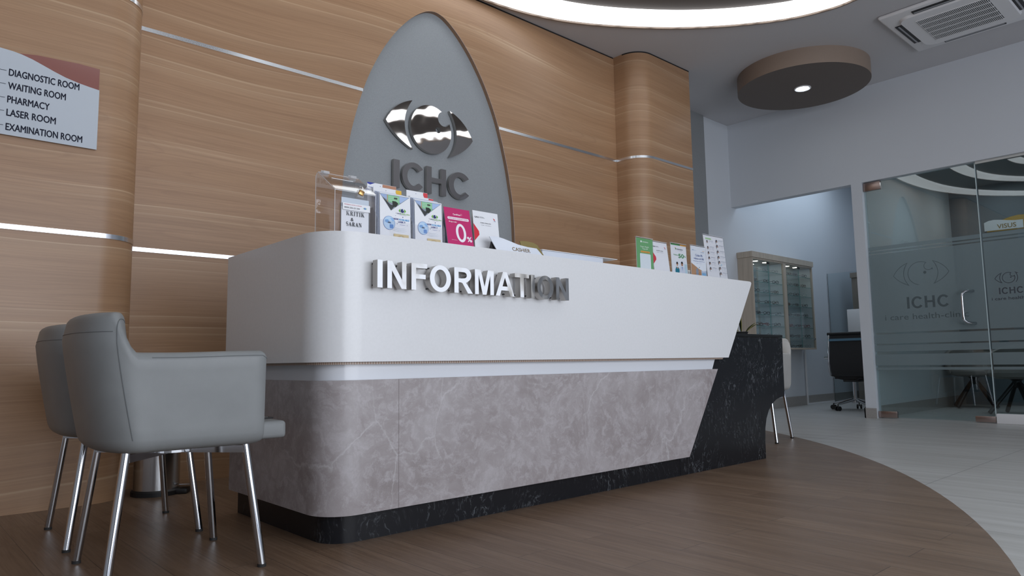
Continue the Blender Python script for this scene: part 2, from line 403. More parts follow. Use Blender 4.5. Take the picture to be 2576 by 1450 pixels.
def text_bm(body, size, bold=0.0, width=None, align='LEFT', xf=None, mi=0, bm=None, depth=0.0):
    """lettering from the built-in font; size = cap height; width squeezes the line to a given length"""
    cu = bpy.data.curves.new('text', 'FONT'); cu.body = body; cu.size = 1.0
    cu.align_x = align; cu.resolution_u = 3; cu.extrude = 0
    o = bpy.data.objects.new('text', cu); COL.objects.link(o)
    dg = bpy.context.evaluated_depsgraph_get(); dg.update()
    me = bpy.data.meshes.new_from_object(o.evaluated_get(dg))
    bpy.data.objects.remove(o); bpy.data.curves.remove(cu)
    xs = [v.co.x for v in me.vertices]
    k = size/0.729
    kx = k if not width or not xs else width/(max(xs)-min(xs))
    x0 = min(xs) if (xs and align == 'LEFT') else 0.0
    b2 = bmesh.new(); b2.from_mesh(me); bpy.data.meshes.remove(me)
    for v in b2.verts: v.co = Vector(((v.co.x-x0)*kx, v.co.y*k, 0))
    if bold > 0:                                                # heavier strokes: the outline laid down again a hair to each side
        b = bold*k*0.85; src = b2.copy(); me = bpy.data.meshes.new('tmp'); src.to_mesh(me); src.free()
        for q, (dx, dy) in enumerate(((-b, 0), (b, 0), (0, b), (0, -b))):
            n0 = len(b2.verts); b2.from_mesh(me); b2.verts.ensure_lookup_table()
            for v in b2.verts[n0:]: v.co.x += dx; v.co.y += dy; v.co.z += 8e-6*(q+1)
        bpy.data.meshes.remove(me)
    for f in b2.faces: f.material_index = mi
    if xf is not None: bmesh.ops.transform(b2, matrix=xf, verts=b2.verts)
    if bm is None: return b2
    me = bpy.data.meshes.new('tmp'); b2.to_mesh(me); b2.free(); bm.from_mesh(me); bpy.data.meshes.remove(me)
    return bm

def shrink(p, d):
    n = len(p); c = (sum(q[0] for q in p)/n, sum(q[1] for q in p)/n); out = []
    area2 = sum(p[i][0]*p[(i+1) % n][1]-p[(i+1) % n][0]*p[i][1] for i in range(n)); sg = 1 if area2 > 0 else -1
    for i in range(n):
        a, b, e = p[i-1], p[i], p[(i+1) % n]
        t1 = Vector((b[0]-a[0], b[1]-a[1])); t2 = Vector((e[0]-b[0], e[1]-b[1]))
        if t1.length < 1e-9: t1 = t2
        if t2.length < 1e-9: t2 = t1
        n1 = Vector((-t1.y, t1.x)).normalized()*sg; n2 = Vector((-t2.y, t2.x)).normalized()*sg; nn = (n1+n2)
        nn = nn.normalized() if nn.length > 1e-6 else n1
        k = 1/max(0.5, nn.dot(n1)); out.append((b[0]+nn.x*d*k, b[1]+nn.y*d*k))
    return out

# frame for flat things that face the camera side (-Y): local x -> +X, local y -> +Z, local z -> -Y
FRONT = Matrix(((1, 0, 0, 0), (0, 0, -1, 0), (0, 1, 0, 0), (0, 0, 0, 1)))
# frame for flat things that face -X (right wall seen from the hall): local x -> -Y, local y -> +Z, local z -> -X
SIDE = Matrix(((0, 0, -1, 0), (-1, 0, 0, 0), (0, 1, 0, 0), (0, 0, 0, 1)))
def at(frame, x, y, z): return Matrix.Translation((x, y, z)) @ frame
def T(x, y, z=0): return Matrix.Translation((x, y, z))
def S(x, y, z=1): return Matrix.Diagonal((x, y, z, 1))

def wall_path(name, path, z0, z1, mat, label, thick=0.02):
    """a wall face that follows a plan path, with UVs in metres along the path"""
    bm = bmesh.new(); uvl = bm.loops.layers.uv.new('UVMap'); d = 0.0; ds = [0.0]
    for a, b in zip(path, path[1:]):
        d += math.dist(a, b); ds.append(d)
    u0 = path[0][0]
    vb = [bm.verts.new((x, y, z0)) for x, y in path]; vt = [bm.verts.new((x, y, z1)) for x, y in path]
    for i in range(len(path)-1):
        f = bm.faces.new((vb[i], vb[i+1], vt[i+1], vt[i]))
        for l, (s, z) in zip(f.loops, ((ds[i], z0), (ds[i+1], z0), (ds[i+1], z1), (ds[i], z1))): l[uvl].uv = (u0+s, z)
    return struct(name, bm, mat, label, 'wall')

def strip_path(name, path, z, h, label, off=0.004):
    bm = bmesh.new(); n = len(path); loops = []
    for i, (x, y) in enumerate(path):
        a = Vector(path[max(i-1, 0)]); b = Vector(path[min(i+1, n-1)]); t = (b-a).normalized(); nx, ny = t.y, -t.x
        loops.append([(x+nx*off, y+ny*off, z-h/2), (x+nx*off, y+ny*off, z+h/2), (x-nx*0.004, y-ny*0.004, z+h/2), (x-nx*0.004, y-ny*0.004, z-h/2)])
    loft(bm, loops, True, True)
    return struct(name, bm, STRIPM, label, 'trim')

# ================================================================== SETTING
CZ = 3.726
bm = bmesh.new(); box(bm, -3, 12.6, -4.2, 4.9, -0.08, -0.003)
struct('floor', bm, TILE, 'pale grey tiled floor beyond the curved edge of the wood floor', 'floor')
ac_ = []
for i in range(61):
    a = R(-115+ (90.0)*i/60); x = -0.03+7.645*math.cos(a); y = 7.788+7.645*math.sin(a)
    if y <= 4.70 and x > -2.9: ac_.append((x, y))
poly = ac_+[(6.9, 4.74), (-2.9, 4.74)]
bm = bmesh.new(); prism(bm, poly, 'z', -0.003, 0.0)
struct('wood_floor', bm, PLANK, 'brown wood plank floor with a curved edge around the reception desk', 'floor')

arcL = arc(0.83, 4.225, 0.195, -90, 0, 14); arcR = arc(5.616, 4.27, 0.20, 180, 270, 14)
pathL = [(-2.9, 4.03)]+arcL+[(1.025, 4.40)]
pathB = [(0.95, 4.38), (5.45, 4.38)]
pathR = [(5.416, 4.40)]+arcR+[(6.285, 4.07), (6.285, 4.76)]
wall_path('wall_left', pathL, 0, CZ, WOODW, 'oak laminate pillar wall with rounded corner holding the room directory sign')
KN = 4.38/4.2; NXC = 3.066*KN
WZ = [(0.0, 0.70), (0.6, 0.775), (1.2, 0.797), (1.68, 0.787), (1.94, 0.772), (2.10, 0.746), (2.257, 0.716), (2.45, 0.665), (2.624, 0.608), (2.76, 0.550), (2.894, 0.481), (3.0, 0.415), (3.1, 0.343), (3.19, 0.264), (3.254, 0.196), (3.30, 0.135), (3.335, 0.072), (3.35, 0.0)]
WZ = [(0.66+(z-0.66)*KN if z > 0 else 0.0, w*KN) for z, w in WZ]
def smooth_half(n=80):
    out = []
    for i in range(n+1):
        tt = i/n*(len(WZ)-1); j = min(int(tt), len(WZ)-2); f = tt-j
        p = [WZ[max(0, min(len(WZ)-1, j+q))] for q in (-1, 0, 1, 2)]
        if j+2 > len(WZ)-1: p[3] = (WZ[-2][0], -WZ[-2][1])
        c = lambda q: 0.5*((2*p[1][q])+(-p[0][q]+p[2][q])*f+(2*p[0][q]-5*p[1][q]+4*p[2][q]-p[3][q])*f*f+(-p[0][q]+3*p[1][q]-3*p[2][q]+p[3][q])*f**3)
        out.append((c(0), max(0.0, c(1))))
    return out
half = smooth_half()
outl = [(NXC+w, z) for z, w in half]+[(NXC-w, z) for z, w in half[::-1][1:]]
bm = shape_bm([[(0.95, 0.0), (NXC-half[0][1], 0.0)]+outl[::-1][1:-1]+[(NXC+half[0][1], 0.0), (5.45, 0.0), (5.45, CZ), (0.95, CZ)]], 0, 0, at(FRONT, 0, 4.38, 0))
uvl = bm.loops.layers.uv.verify()
for f in bm.faces:
    for l in f.loops: l[uvl].uv = (l.vert.co.x+0.0, l.vert.co.z)
struct('wall_back', bm, WOODW, 'oak laminate wall with a pointed-arch niche behind the reception desk', 'wall')
wall_path('wall_center', pathR, 0, CZ, WOODW, 'oak laminate pillar with rounded corner right of the arched panel')
STZ = (1.338, 2.652)
k = 1
def niche_w(z):
    return next(w0+(w1-w0)*(z-z0)/(z1-z0) for (z0, w0), (z1, w1) in zip(half, half[1:]) if z0 <= z <= z1)
for nm, pth, where in (('l', pathL[:-1], 'left pillar'), ('b', 0, 'recessed wall left of the arch'), ('c', 1, 'recessed wall right of the arch'), ('r', [(5.416, 4.378)]+pathR[1:-1], 'right pillar')):
    for z in STZ:
        if nm == 'b': pth = [(1.03, 4.38), (NXC-niche_w(z)-0.002, 4.38)]
        if nm == 'c': pth = [(NXC+niche_w(z)+0.002, 4.38), (5.41, 4.38)]
        strip_path('trim_%d' % k, pth, z, 0.024, '%s metal strip across the wood of the %s' % ('lower' if z < 2 else 'upper', where)); k += 1
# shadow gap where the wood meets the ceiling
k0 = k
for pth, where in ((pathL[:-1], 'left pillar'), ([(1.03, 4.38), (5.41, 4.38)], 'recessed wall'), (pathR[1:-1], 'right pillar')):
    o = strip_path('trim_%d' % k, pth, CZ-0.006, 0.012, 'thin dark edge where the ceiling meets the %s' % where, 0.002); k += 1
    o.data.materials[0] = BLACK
bm = bmesh.new(); box(bm, 7.02, 7.60, 4.735, 4.76, 0, CZ)
struct('trim_%d' % k, bm, GREY_PAINT, 'grey vertical panel on the wall behind the right wooden pillar', 'panel'); k += 1
bm = bmesh.new(); box(bm, 6.2, 12.6, 4.76, 4.9, -0.08, CZ)
struct('wall_rear', bm, WHITE_PAINT, 'white wall carrying the spectacle cabinet', 'wall')
RX = 8.2
bm = bmesh.new(); box(bm, RX, RX+0.12, -4.2, 4.76, 2.63, CZ); box(bm, RX, RX+0.12, 3.124, 3.238, -0.02, 2.63); box(bm, RX, RX+0.12, -4.2, -0.9, -0.02, 2.63)
struct('wall_right', bm, WHITE_PAINT, 'white wall with an open doorway and a glass room front', 'wall')
bm = bmesh.new(); box(bm, RX-0.012, RX, 3.124, 3.250, -0.003, 0.105); box(bm, RX-0.012, RX+0.12, 3.238, 3.250, -0.003, 0.105)
struct('baseboard_right', bm, BASETILE, 'grey tile base of the white pillar beside the glass door', 'baseboard')
bm = bmesh.new(); box(bm, 6.3, 12.2, 4.748, 4.76, -0.003, 0.13)
struct('baseboard_rear', bm, BASETILE, 'grey tile baseboard under the spectacle cabinet', 'baseboard')
bm = bmesh.new(); box(bm, 12.2, 12.3, 3.2, 4.76, -0.02, CZ)
struct('wall_optic', bm, WHITE_PAINT, 'white end wall of the room behind the doorway', 'wall')
bm = bmesh.new(); box(bm, RX+0.12, 12.2, 3.12, 3.20, -0.02, 3.1); box(bm, RX+0.12, 12.2, 3.12, 3.20, 3.1, CZ)
struct('wall_partition', bm, m_speckle('partition_paint', (0.58, 0.60, 0.61), 0.01, 200, 0.7), 'pale wall inside the glass room beside the door', 'wall')
bm = bmesh.new(); box(bm, RX+0.12, 11.28, 3.108, 3.12, -0.003, 0.13)
struct('baseboard_partition', bm, BASETILE, 'grey tile baseboard inside the glass room', 'baseboard')
bm = bmesh.new(); box(bm, 11.28, 11.38, -1.0, 3.12, -0.02, 3.1)
struct('wall_glass_room', bm, m_speckle('glass_room_paint', (0.16, 0.19, 0.21), 0.02, 200, 0.7), 'dark grey end wall inside the glass room', 'wall')
bm = bmesh.new(); box(bm, RX+0.12, 11.38, -1.1, -1.0, -0.02, 3.1)
struct('wall_glass_room_side', bm, m_speckle('glass_room_side_paint', (0.30, 0.32, 0.33), 0.02, 200, 0.7), 'grey side wall inside the glass room', 'wall')
bm = bmesh.new(); box(bm, RX+0.12, 11.38, -1.1, 3.12, 3.0, 3.1)
struct('ceiling_glass_room', bm, flat((0.34, 0.35, 0.36), 0.8), 'ceiling of the glass room', 'ceiling')
# main ceiling with the round tray opening
RP = [(6.08, 2.28), (6.086, 2.44), (6.0, 2.756), (5.82, 3.045), (5.6, 3.317), (5.34, 3.574), (5.05, 3.80), (4.73, 4.01), (4.385, 4.18), (4.0, 4.29), (3.6, 4.335), (3.1, 4.34), (2.6, 4.31), (2.1, 4.24), (1.6, 4.10), (1.15, 3.91), (0.7, 3.65), (0.27, 3.31), (0.0, 3.02), (-0.2, 2.68), (-0.28, 2.2),
      (-0.2, 1.65), (0.1, 1.08), (0.65, 0.52), (1.4, 0.08), (2.3, -0.17), (3.3, -0.2), (4.2, 0.02), (5.0, 0.46), (5.6, 1.06), (5.95, 1.66), (6.05, 2.0)]
def closed_curve(p, per=6):
    out = []; n = len(p)
    for j in range(n):
        q = [p[(j+k) % n] for k in (-1, 0, 1, 2)]
        for i in range(per):
            f = i/per; out.append(tuple(0.5*((2*q[1][k])+(-q[0][k]+q[2][k])*f+(2*q[0][k]-5*q[1][k]+4*q[2][k]-q[3][k])*f*f+(-q[0][k]+3*q[1][k]-3*q[2][k]+q[3][k])*f**3) for k in (0, 1)))
    return out
RING = closed_curve(RP)
for _ in range(4): RING = [tuple(0.25*RING[i-1][k]+0.5*RING[i][k]+0.25*RING[(i+1) % len(RING)][k] for k in (0, 1)) for i in range(len(RING))]
RC = (2.95, 2.1)
bm = shape_bm([[(-3.0, -4.2), (12.6, -4.2), (12.6, 4.9), (-3.0, 4.9)], RING[::-1]], 0.2, 0, T(0, 0, CZ+0.1))
struct('ceiling', bm, CEIL, 'white ceiling with a large rounded opening', 'ceiling', smooth=False)
bm = shape_bm([shrink(RING, 0.004)], 0.07, 0, T(0, 0, CZ+0.065))
struct('ceiling_tray', bm, TAUPE, 'brown rounded tray in the ceiling inside the ring lamp', 'ceiling', smooth=False)
# hall ends that lie outside the frame
bm = bmesh.new(); box(bm, -3.1, -3.0, -4.2, 4.9, -0.08, CZ)
struct('wall_side', bm, WHITE_PAINT, 'white side wall of the hall', 'wall')
bm = bmesh.new(); box(bm, -3, -1.0, -3.6, -3.5, -0.02, CZ); box(bm, 7.6, 8.2, -3.6, -3.5, -0.02, CZ); box(bm, -1.0, 7.6, -3.6, -3.5, 3.05, CZ)
struct('wall_front', bm, WHITE_PAINT, 'white wall around the glazed shop front', 'wall')
bm = bmesh.new()
for x in (-1.0, 1.15, 3.3, 5.45, 7.6): box(bm, x-0.03, x+0.03, -3.58, -3.52, -0.003, 3.05)
box(bm, -1.0, 7.6, -3.58, -3.52, -0.003, 0.06); box(bm, -1.0, 7.6, -3.58, -3.52, 2.2, 2.26); box(bm, -1.0, 7.6, -3.58, -3.52, 3.0, 3.05)
struct('window_1', bm, flat((0.05, 0.05, 0.055), 0.4), 'dark metal frame of the glazed shop front', 'window')

# ================================================================== RING LAMP, DISC, AIR CONDITIONER
t = thing('ring_light', 'large glowing white ring lamp set around the brown ceiling tray', 'ceiling light', (RC[0], RC[1], CZ))
GLOW = emit((0.93, 0.97, 1.0), 2.2, 'led_diffuser')
def ringp(name, path, o0, o1, z0, z1, mat):
    bm = shape_bm([shrink(path, o0), shrink(path, o1)[::-1]], z1-z0, 0, T(0, 0, (z0+z1)/2)); return obj(name, bm, mat, t, True, smooth=False)
def scaled(f, c): return [(c[0]+(x-RC[0])*f, c[1]+(y-RC[1])*f) for x, y in RING]
ringp('diffuser', RING, 0.012, 0.262, CZ-0.006, CZ+0.029, GLOW)
ringp('rim', RING, -0.006, 0.011, CZ-0.022, CZ-0.0005, TAUPE_EDGE)
for lab, f, c, w in (('middle glowing ring lamp on the brown ceiling tray', 0.63, (3.15, 2.12), 0.21), ('innermost glowing ring lamp on the brown ceiling tray', 0.29, (3.4, 2.12), 0.15)):
    t = thing('ring_light', lab, 'ceiling light', (c[0], c[1], CZ+0.029))
    ringp('diffuser', scaled(f, c), 0.012, w, CZ-0.006, CZ+0.0295, GLOW)
    ringp('rim', scaled(f, c), 0.0, 0.011, CZ-0.014, CZ+0.0295, TAUPE_EDGE)

t = thing('ceiling_disc', 'brown round disc hanging under the ceiling with one small bright downlight', 'ceiling light', (7.26, 3.30, 3.552))
bm = bmesh.new(); lathe(bm, [(0, 0), (0.664, 0.0)], 96); obj('underside', bm, TAUPE, t)
bm = bmesh.new(); lathe(bm, [(0.664, 0.0), (0.664, 0.174), (0.0, 0.174)], 96); obj('rim', bm, TAUPE_EDGE, t)
dl = (0.0, 0.0)
bm = bmesh.new(); lathe(bm, [(0.062, -0.001), (0.086, -0.001), (0.086, -0.008), (0.076, -0.012), (0.062, -0.004), (0.062, -0.001)], 40)
trim_ = obj('downlight_ring', bm, WHITE, t)
bm = bmesh.new(); lathe(bm, [(0.0, -0.004), (0.063, -0.004)], 40); obj('downlight_lens', bm, emit((0.9, 0.96, 1.0), 22.0, 'downlight_glow'), trim_)

t = thing('air_conditioner', 'white square ceiling cassette air conditioner with dark slotted grille', 'air conditioner', (7.085, 1.755, CZ))
hs = 0.515
bm = bmesh.new(); box(bm, -hs, hs, -hs, hs, -0.035, 0.0, bev=0.022, seg=3)
obj('frame', bm, WHITE, t)
bm = bmesh.new()
def rrect(w, h, r, n=6):
    return arc(w-r, h-r, r, 0, 90, n)+arc(-w+r, h-r, r, 90, 180, n)+arc(-w+r, -h+r, r, 180, 270, n)+arc(w-r, -h+r, r, 270, 360, n)
loft(bm, [[(x, y, -0.034) for x, y in rrect(0.40, 0.40, 0.10)], [(x, y, -0.055) for x, y in rrect(0.385, 0.385, 0.09)]], True, True)
fr = obj('inner_frame', bm, WHITE, t)
bm = bmesh.new(); gs = 0.275; box(bm, -gs, gs, -gs, gs, -0.0565, -0.054); obj('filter', bm, BLACK, t)
bm = bmesh.new()
for i in range(42):
    y = -gs+0.008+i*(2*gs-0.016)/41
    box(bm, -gs, gs, y-0.0019, y+0.0019, -0.0622, -0.0566)
for i in range(6):
    x = -gs+i*(2*gs)/5; box(bm, x-0.003, x+0.003, -gs, gs, -0.0632, -0.0566)
obj('grille', bm, WHITE, t)
for (cx, cy, w, h) in ((-0.425, 0, 0.032, 0.25), (0.425, 0, 0.032, 0.25), (0, 0.425, 0.25, 0.032), (0, -0.425, 0.25, 0.032)):
    bm = bmesh.new(); box(bm, cx-w, cx+w, cy-h, cy+h, -0.041, -0.034)
    lv = obj('air_slot', bm, BLACK, t)
    bm = bmesh.new()
    if w < h: box(bm, cx-w*0.15, cx+w*0.25, cy-h+0.01, cy+h-0.01, -0.046, -0.041)
    else: box(bm, cx-w+0.01, cx+w-0.01, cy-h*0.15, cy+h*0.25, -0.046, -0.041)
    obj('louver', bm, flat((0.35, 0.36, 0.38), 0.4), lv)

# ================================================================== GLASS DOOR, FIXED PANE
d = thing('door_1', 'frameless glass door with frosted bands and faint eye logo', 'glass door', (RX+0.05, 2.55, 0)); d['kind'] = 'structure'
GX = RX+0.05
D0, D1 = 2.024, 3.112
bm = B(GX-0.006, GX+0.006, D0, D1, 0.010, 2.622); obj('glass_pane', bm, GLASS, d, True)
bm = B(GX-0.007, GX+0.007, D0-0.001, D0+0.006, 0.010, 2.622); obj('pane_edge', bm, flat((0.55, 0.66, 0.68), 0.2), d, True)
def bands(bm, y0, y1):
    for z0, z1 in ((0.522, 0.549), (0.571, 0.690), (0.722, 0.790), (0.806, 0.908), (0.928, 1.798), (1.812, 1.832), (1.846, 1.885)):
        box(bm, GX-0.0085, GX-0.0070, y0, y1, z0, z1)
bm = bmesh.new(); bands(bm, D0+0.006, D1-0.004); obj('frosted_film', bm, FILM, d, True)
bm = bmesh.new()
for (y0, y1, z0, z1) in ((2.938, D1+0.004, 2.528, 2.622), (2.93, D1+0.004, 0.006, 0.074), (D0, 2.20, 0.004, 0.062)):
    bm = bmesh.new(); box(bm, GX-0.02, GX+0.02, y0, y1, z0, z1, bev=0.003); obj('patch_fitting', bm, flat((0.46, 0.36, 0.33), 0.3, 1.0, 'bronze_steel'), d, True)
bm = bmesh.new(); hx = GX-0.085
pts = [(GX-0.006, 2.085, 1.308)]+[(GX-0.07+0.0, 2.085, 1.308)]
pts = [(GX-0.006, 2.13, 1.316), (GX-0.05, 2.155, 1.316), (GX-0.085, 2.185, 1.31), (GX-0.105, 2.205, 1.285), (GX-0.108, 2.208, 1.25), (GX-0.108, 2.208, 1.06), (GX-0.105, 2.205, 1.02), (GX-0.085, 2.185, 0.995), (GX-0.05, 2.155, 0.987), (GX-0.006, 2.13, 0.987)]
tube(bm, pts, 0.0145, 14); obj('handle', bm, CHROME, d, True)

def eye_logo(bm, mi_l, mi_i, mi_r, depth, bevel=0.0, outline=False, xf=Matrix.Identity(4), side=None):
    """eye emblem 0.80 wide, centred on the iris: two pointed corners, iris disc with a bite and a small hole"""
    def cw(p): return p
    def qb(a, c, b, n=12): return [((1-t)**2*a[0]+2*t*(1-t)*c[0]+t*t*b[0], (1-t)**2*a[1]+2*t*(1-t)*c[1]+t*t*b[1]) for t in [i/n for i in range(n)]]
    L = qb((-0.400, -0.010), (-0.33, 0.135), (-0.172, 0.186))+qb((-0.172, 0.186), (-0.31, -0.005), (-0.168, -0.186))+qb((-0.168, -0.186), (-0.33, -0.12), (-0.400, -0.010))
    Rr = [(-x, y) for x, y in L]
    # iris with a circular bite at the upper right
    bite_c, br, ir = (0.118, 0.105), 0.058, 0.186
    ang = math.atan2(bite_c[1], bite_c[0]); dd = math.hypot(*bite_c)
    al = math.acos((ir*ir+dd*dd-br*br)/(2*ir*dd))
    iris = [(ir*math.cos(ang+al+(2*PI-2*al)*i/60), ir*math.sin(ang+al+(2*PI-2*al)*i/60)) for i in range(61)]
    p0, p1 = iris[-1], iris[0]
    b0 = math.atan2(p0[1]-bite_c[1], p0[0]-bite_c[0]); b1 = math.atan2(p1[1]-bite_c[1], p1[0]-bite_c[0])
    while b1 > b0: b1 -= 2*PI
    iris += [(bite_c[0]+br*math.cos(b0+(b1-b0)*i/16), bite_c[1]+br*math.sin(b0+(b1-b0)*i/16)) for i in range(1, 16)]
    hole = [(0.062+0.023*math.cos(-2*PI*i/16), 0.008+0.023*math.sin(-2*PI*i/16)) for i in range(16)]
    return L, iris, hole, Rr

def outline_logo(bm, scale, xf, w):
    L, I, H, Q = eye_logo(None, 0, 0, 0, 0)
    for p in (L, I, Q):
        shape_bm([p, shrink(p, w/scale)], 0, 0, xf @ S(scale, scale), 0, bm)
    shape_bm([H], 0, 0, xf @ S(scale, scale), 0, bm)

GL = {'I': (278, [[(64, 0), (64, 716), (212, 716), (212, 0)]]),
 'N': (722, [[(73, 0), (73, 716), (214, 716), (507, 238), (507, 716), (641, 716), (641, 0), (497, 0), (208, 467), (208, 0)]]),
 'F': (611, [[(74, 0), (74, 716), (565, 716), (565, 595), (218, 595), (218, 425), (518, 425), (518, 304), (218, 304), (218, 0)]]),
 'O': (778, [arc(389, 358, 347, 0, 351, 40, 370), arc(389, 358, 198, 360, 9, 40, 248)]),
 'R': (722, [[(73, 0), (73, 716), (377, 716)]+arc(440, 516, 222, 80, -50, 14, 200)+[(520, 318), (470, 296), (540, 225), (716, 0), (543, 0), (417, 188), (352, 282), (300, 299), (218, 299), (218, 0)],
               [(218, 413), (325, 413), (420, 422)]+arc(420, 506, 85, -70, 70, 8, 82)+[(420, 592), (331, 595), (218, 595)]]),
 'M': (833, [[(71, 0), (71, 716), (287, 716), (417, 228), (545, 716), (762, 716), (762, 0), (628, 0), (628, 564), (486, 0), (347, 0), (205, 564), (205, 0)]]),
 'A': (722, [[(718, 0), (561, 0), (498, 163), (212, 163), (153, 0), (0, 0), (279, 716), (432, 716)], [(452, 284), (257, 284), (354, 549)]]),
 'T': (611, [[(233, 0), (233, 595), (21, 595), (21, 716), (590, 716), (590, 595), (378, 595), (378, 0)]]),
 'H': (722, [[(73, 0), (73, 716), (218, 716), (218, 434), (501, 434), (501, 716), (646, 716), (646, 0), (501, 0), (501, 313), (218, 313), (218, 0)]]),
 'C': (722, [arc(385, 358, 340, 38, 322, 36, 370)+arc(385, 358, 192, 322, 38, 30, 246)])}
def word_bm(word, cap, width, xf, bm):
    adv = sum(GL[c][0] for c in word); k = cap/716; kx = width/adv; x = 0
    for c in word:
        shape_bm([[((px+x)*kx, py*k) for px, py in p] for p in GL[c][1]], 0, 0, xf, 0, bm); x += GL[c][0]
bm = bmesh.new(); xf = at(SIDE, GX-0.0095, 2.60, 1.545)
outline_logo(bm, 0.68, xf, 0.006)
word_bm('ICHC', 0.125, 0.42, at(SIDE, GX-0.0095, 2.765, 1.175), bm)
text_bm('i care health-clinic', 0.064, 0.0, 0.80, 'LEFT', at(SIDE, GX-0.0095, 2.985, 1.06), 0, bm)
obj('door_logo', bm, FAINT, d, True)

w2 = thing('window_2', 'fixed glass panel beside the glass door with dark eye logo on it', 'glass panel', (GX, 0.6, 0)); w2['kind'] = 'structure'
bm = B(GX-0.006, GX+0.006, -0.9, 2.012, 0.09, 2.602); obj('glass_pane', bm, GLASS, w2, True)
bm = bmesh.new(); bands(bm, -0.9, 2.010); obj('frosted_film', bm, FILM, w2, True)
bm = B(GX-0.04, GX+0.04, -0.9, 2.016, -0.003, 0.092, bev=0.004); obj('sill', bm, WHITE, w2, True)
bm = B(GX-0.025, GX+0.025, -0.9, 2.016, 2.602, 2.63); obj('head_channel', bm, flat((0.5, 0.51, 0.5), 0.4, 0.6), w2, True)
bm = bmesh.new(); outline_logo(bm, 0.295, at(SIDE, GX-0.0095, 1.82, 1.42), 0.006)
word_bm('ICHC', 0.064, 0.21, at(SIDE, GX-0.0095, 1.915, 1.262), bm)
text_bm('i care health clinic', 0.030, 0.022, 0.40, 'LEFT', at(SIDE, GX-0.0095, 1.975, 1.205), 0, bm)
obj('glass_logo', bm, PRINT_DARK, w2, True)

# ================================================================== RECEPTION DESK
desk = thing('reception_desk', 'white and mauve marble reception desk with slanted right end', 'reception desk', (2.55, 2.40, 0))
def ushape(x0, y0, r, xe, yb, th, n=12):
    """plan of an L-shaped board: back end of the left side -> rounded corner -> right end; outer then inner outline"""
    outer = [(x0, yb)]+arc(x0+r, y0+r, r, 180, 270, n)+[(xe, y0)]
    inner = [(xe, y0+th)]+arc(x0+r, y0+r, max(r-th, 0.004), 270, 180, n)+[(x0+th, yb)]
    return outer, inner
def board(name, x0, y0, r, xb, xt, yb, th, z0, z1, mat, bev=0.0):
    lo = sum(ushape(x0, y0, r, xb, yb, th), []); hi = sum(ushape(x0, y0, r, xt, yb, th), [])
    bm = bmesh.new(); loft(bm, [[(x, y, z0) for x, y in lo], [(x, y, z1) for x, y in hi]], True, True)
    if bev:
        es = [e for e in bm.edges if len(e.link_faces) == 2 and e.calc_face_angle() > R(40)]
        bmesh.ops.bevel(bm, geom=es, offset=bev, segments=3, profile=0.5, affect='EDGES')
    return obj(name, bm, mat, desk, True)
# upper white fascia, its slanted end with a softened tip
def fascia():
    x0, y0, r, yb, th = 1.208, 2.355, 0.165, 3.29, 0.05
    levels = [(0.673, 3.942), (1.142, 4.256), (1.156, 4.262), (1.164, 4.256), (1.1665, 4.240)]
    bm = bmesh.new()
    loft(bm, [[(x, y, z) for x, y in sum(ushape(x0, y0, r, xe, yb, th, 16), [])] for z, xe in levels], True, True)
    return obj('upper_fascia', bm, WHITE_SOLID, desk, True)
up_f = fascia()
bm = bmesh.new()
lo = sum(ushape(1.235, 2.383, 0.14, 4.235, 3.27, 0.40, 12), [])
loft(bm, [[(x, y, 1.125) for x, y in lo], [(x, y, 1.1655) for x, y in lo]], True, True)
obj('counter_top', bm, WHITE_SOLID, desk, True)
for a in (200, 215, 232, 250, 264):
    x = 1.373+0.1655*math.cos(R(a)); y = 2.52+0.1655*math.sin(R(a))
bm = bmesh.new()
for x, y in [(1.373+0.1652*math.cos(R(a)), 2.52+0.1652*math.sin(R(a))) for a in (182, 212, 240, 268)]+[(1.43, 2.3549), (1.51, 2.3549)]:
    box(bm, x-0.0006, x+0.0006, y-0.0006, y+0.0006, 0.675, 1.155)
obj('panel_joint', bm, flat((0.60, 0.61, 0.63), 0.4), up_f)
board('light_band', 1.262, 2.405, 0.125, 3.83, 3.872, 3.27, 0.02, 0.600, 0.676, flat((0.74, 0.76, 0.80), 0.18, name='gloss_white'))
led = NT('led_strip'); tcx = led.n('TexCoord').outputs['Object']
sx = led.n('SeparateXYZ', {'Vector': tcx})
chk = led.math('FRACT', led.math('MULTIPLY', led.math('SUBTRACT', sx.outputs[0], sx.outputs[1]), 85.0))
led.set(Base_Color=led.ramp(chk, [(0.0, (0.34, 0.23, 0.17)), (0.55, (0.34, 0.23, 0.17)), (0.6, (0.62, 0.56, 0.50)), (0.8, (0.62, 0.56, 0.50)), (0.85, (0.22, 0.15, 0.11))], 'CONSTANT'), Roughness=0.4)
board('led_strip', 1.224, 2.372, 0.15, 3.90, 3.91, 3.28, 0.008, 0.6635, 0.6728, led.m)
st = board('stone_panel', 1.238, 2.375, 0.14, 3.510, 3.847, 3.29, 0.03, 0.110, 0.604, STONE)
bm = B(1.5475, 1.5490, 2.3742, 2.376, 0.111, 0.603); obj('panel_joint', bm, flat((0.22, 0.19, 0.19), 0.6), st, True)
board('plinth', 1.285, 2.430, 0.11, 3.49, 3.49, 3.30, 0.03, 0.0, 0.112, BLACKM)
bm = bmesh.new(); box(bm, 1.34, 3.46, 2.47, 3.15, 0.0, 0.56); obj('carcass', bm, BLACK, desk, True)
bm = bmesh.new(); box(bm, 1.30, 3.46, 2.75, 3.25, 0.72, 0.75, bev=0.003); obj('worktop', bm, WHITE_SOLID, desk, True)

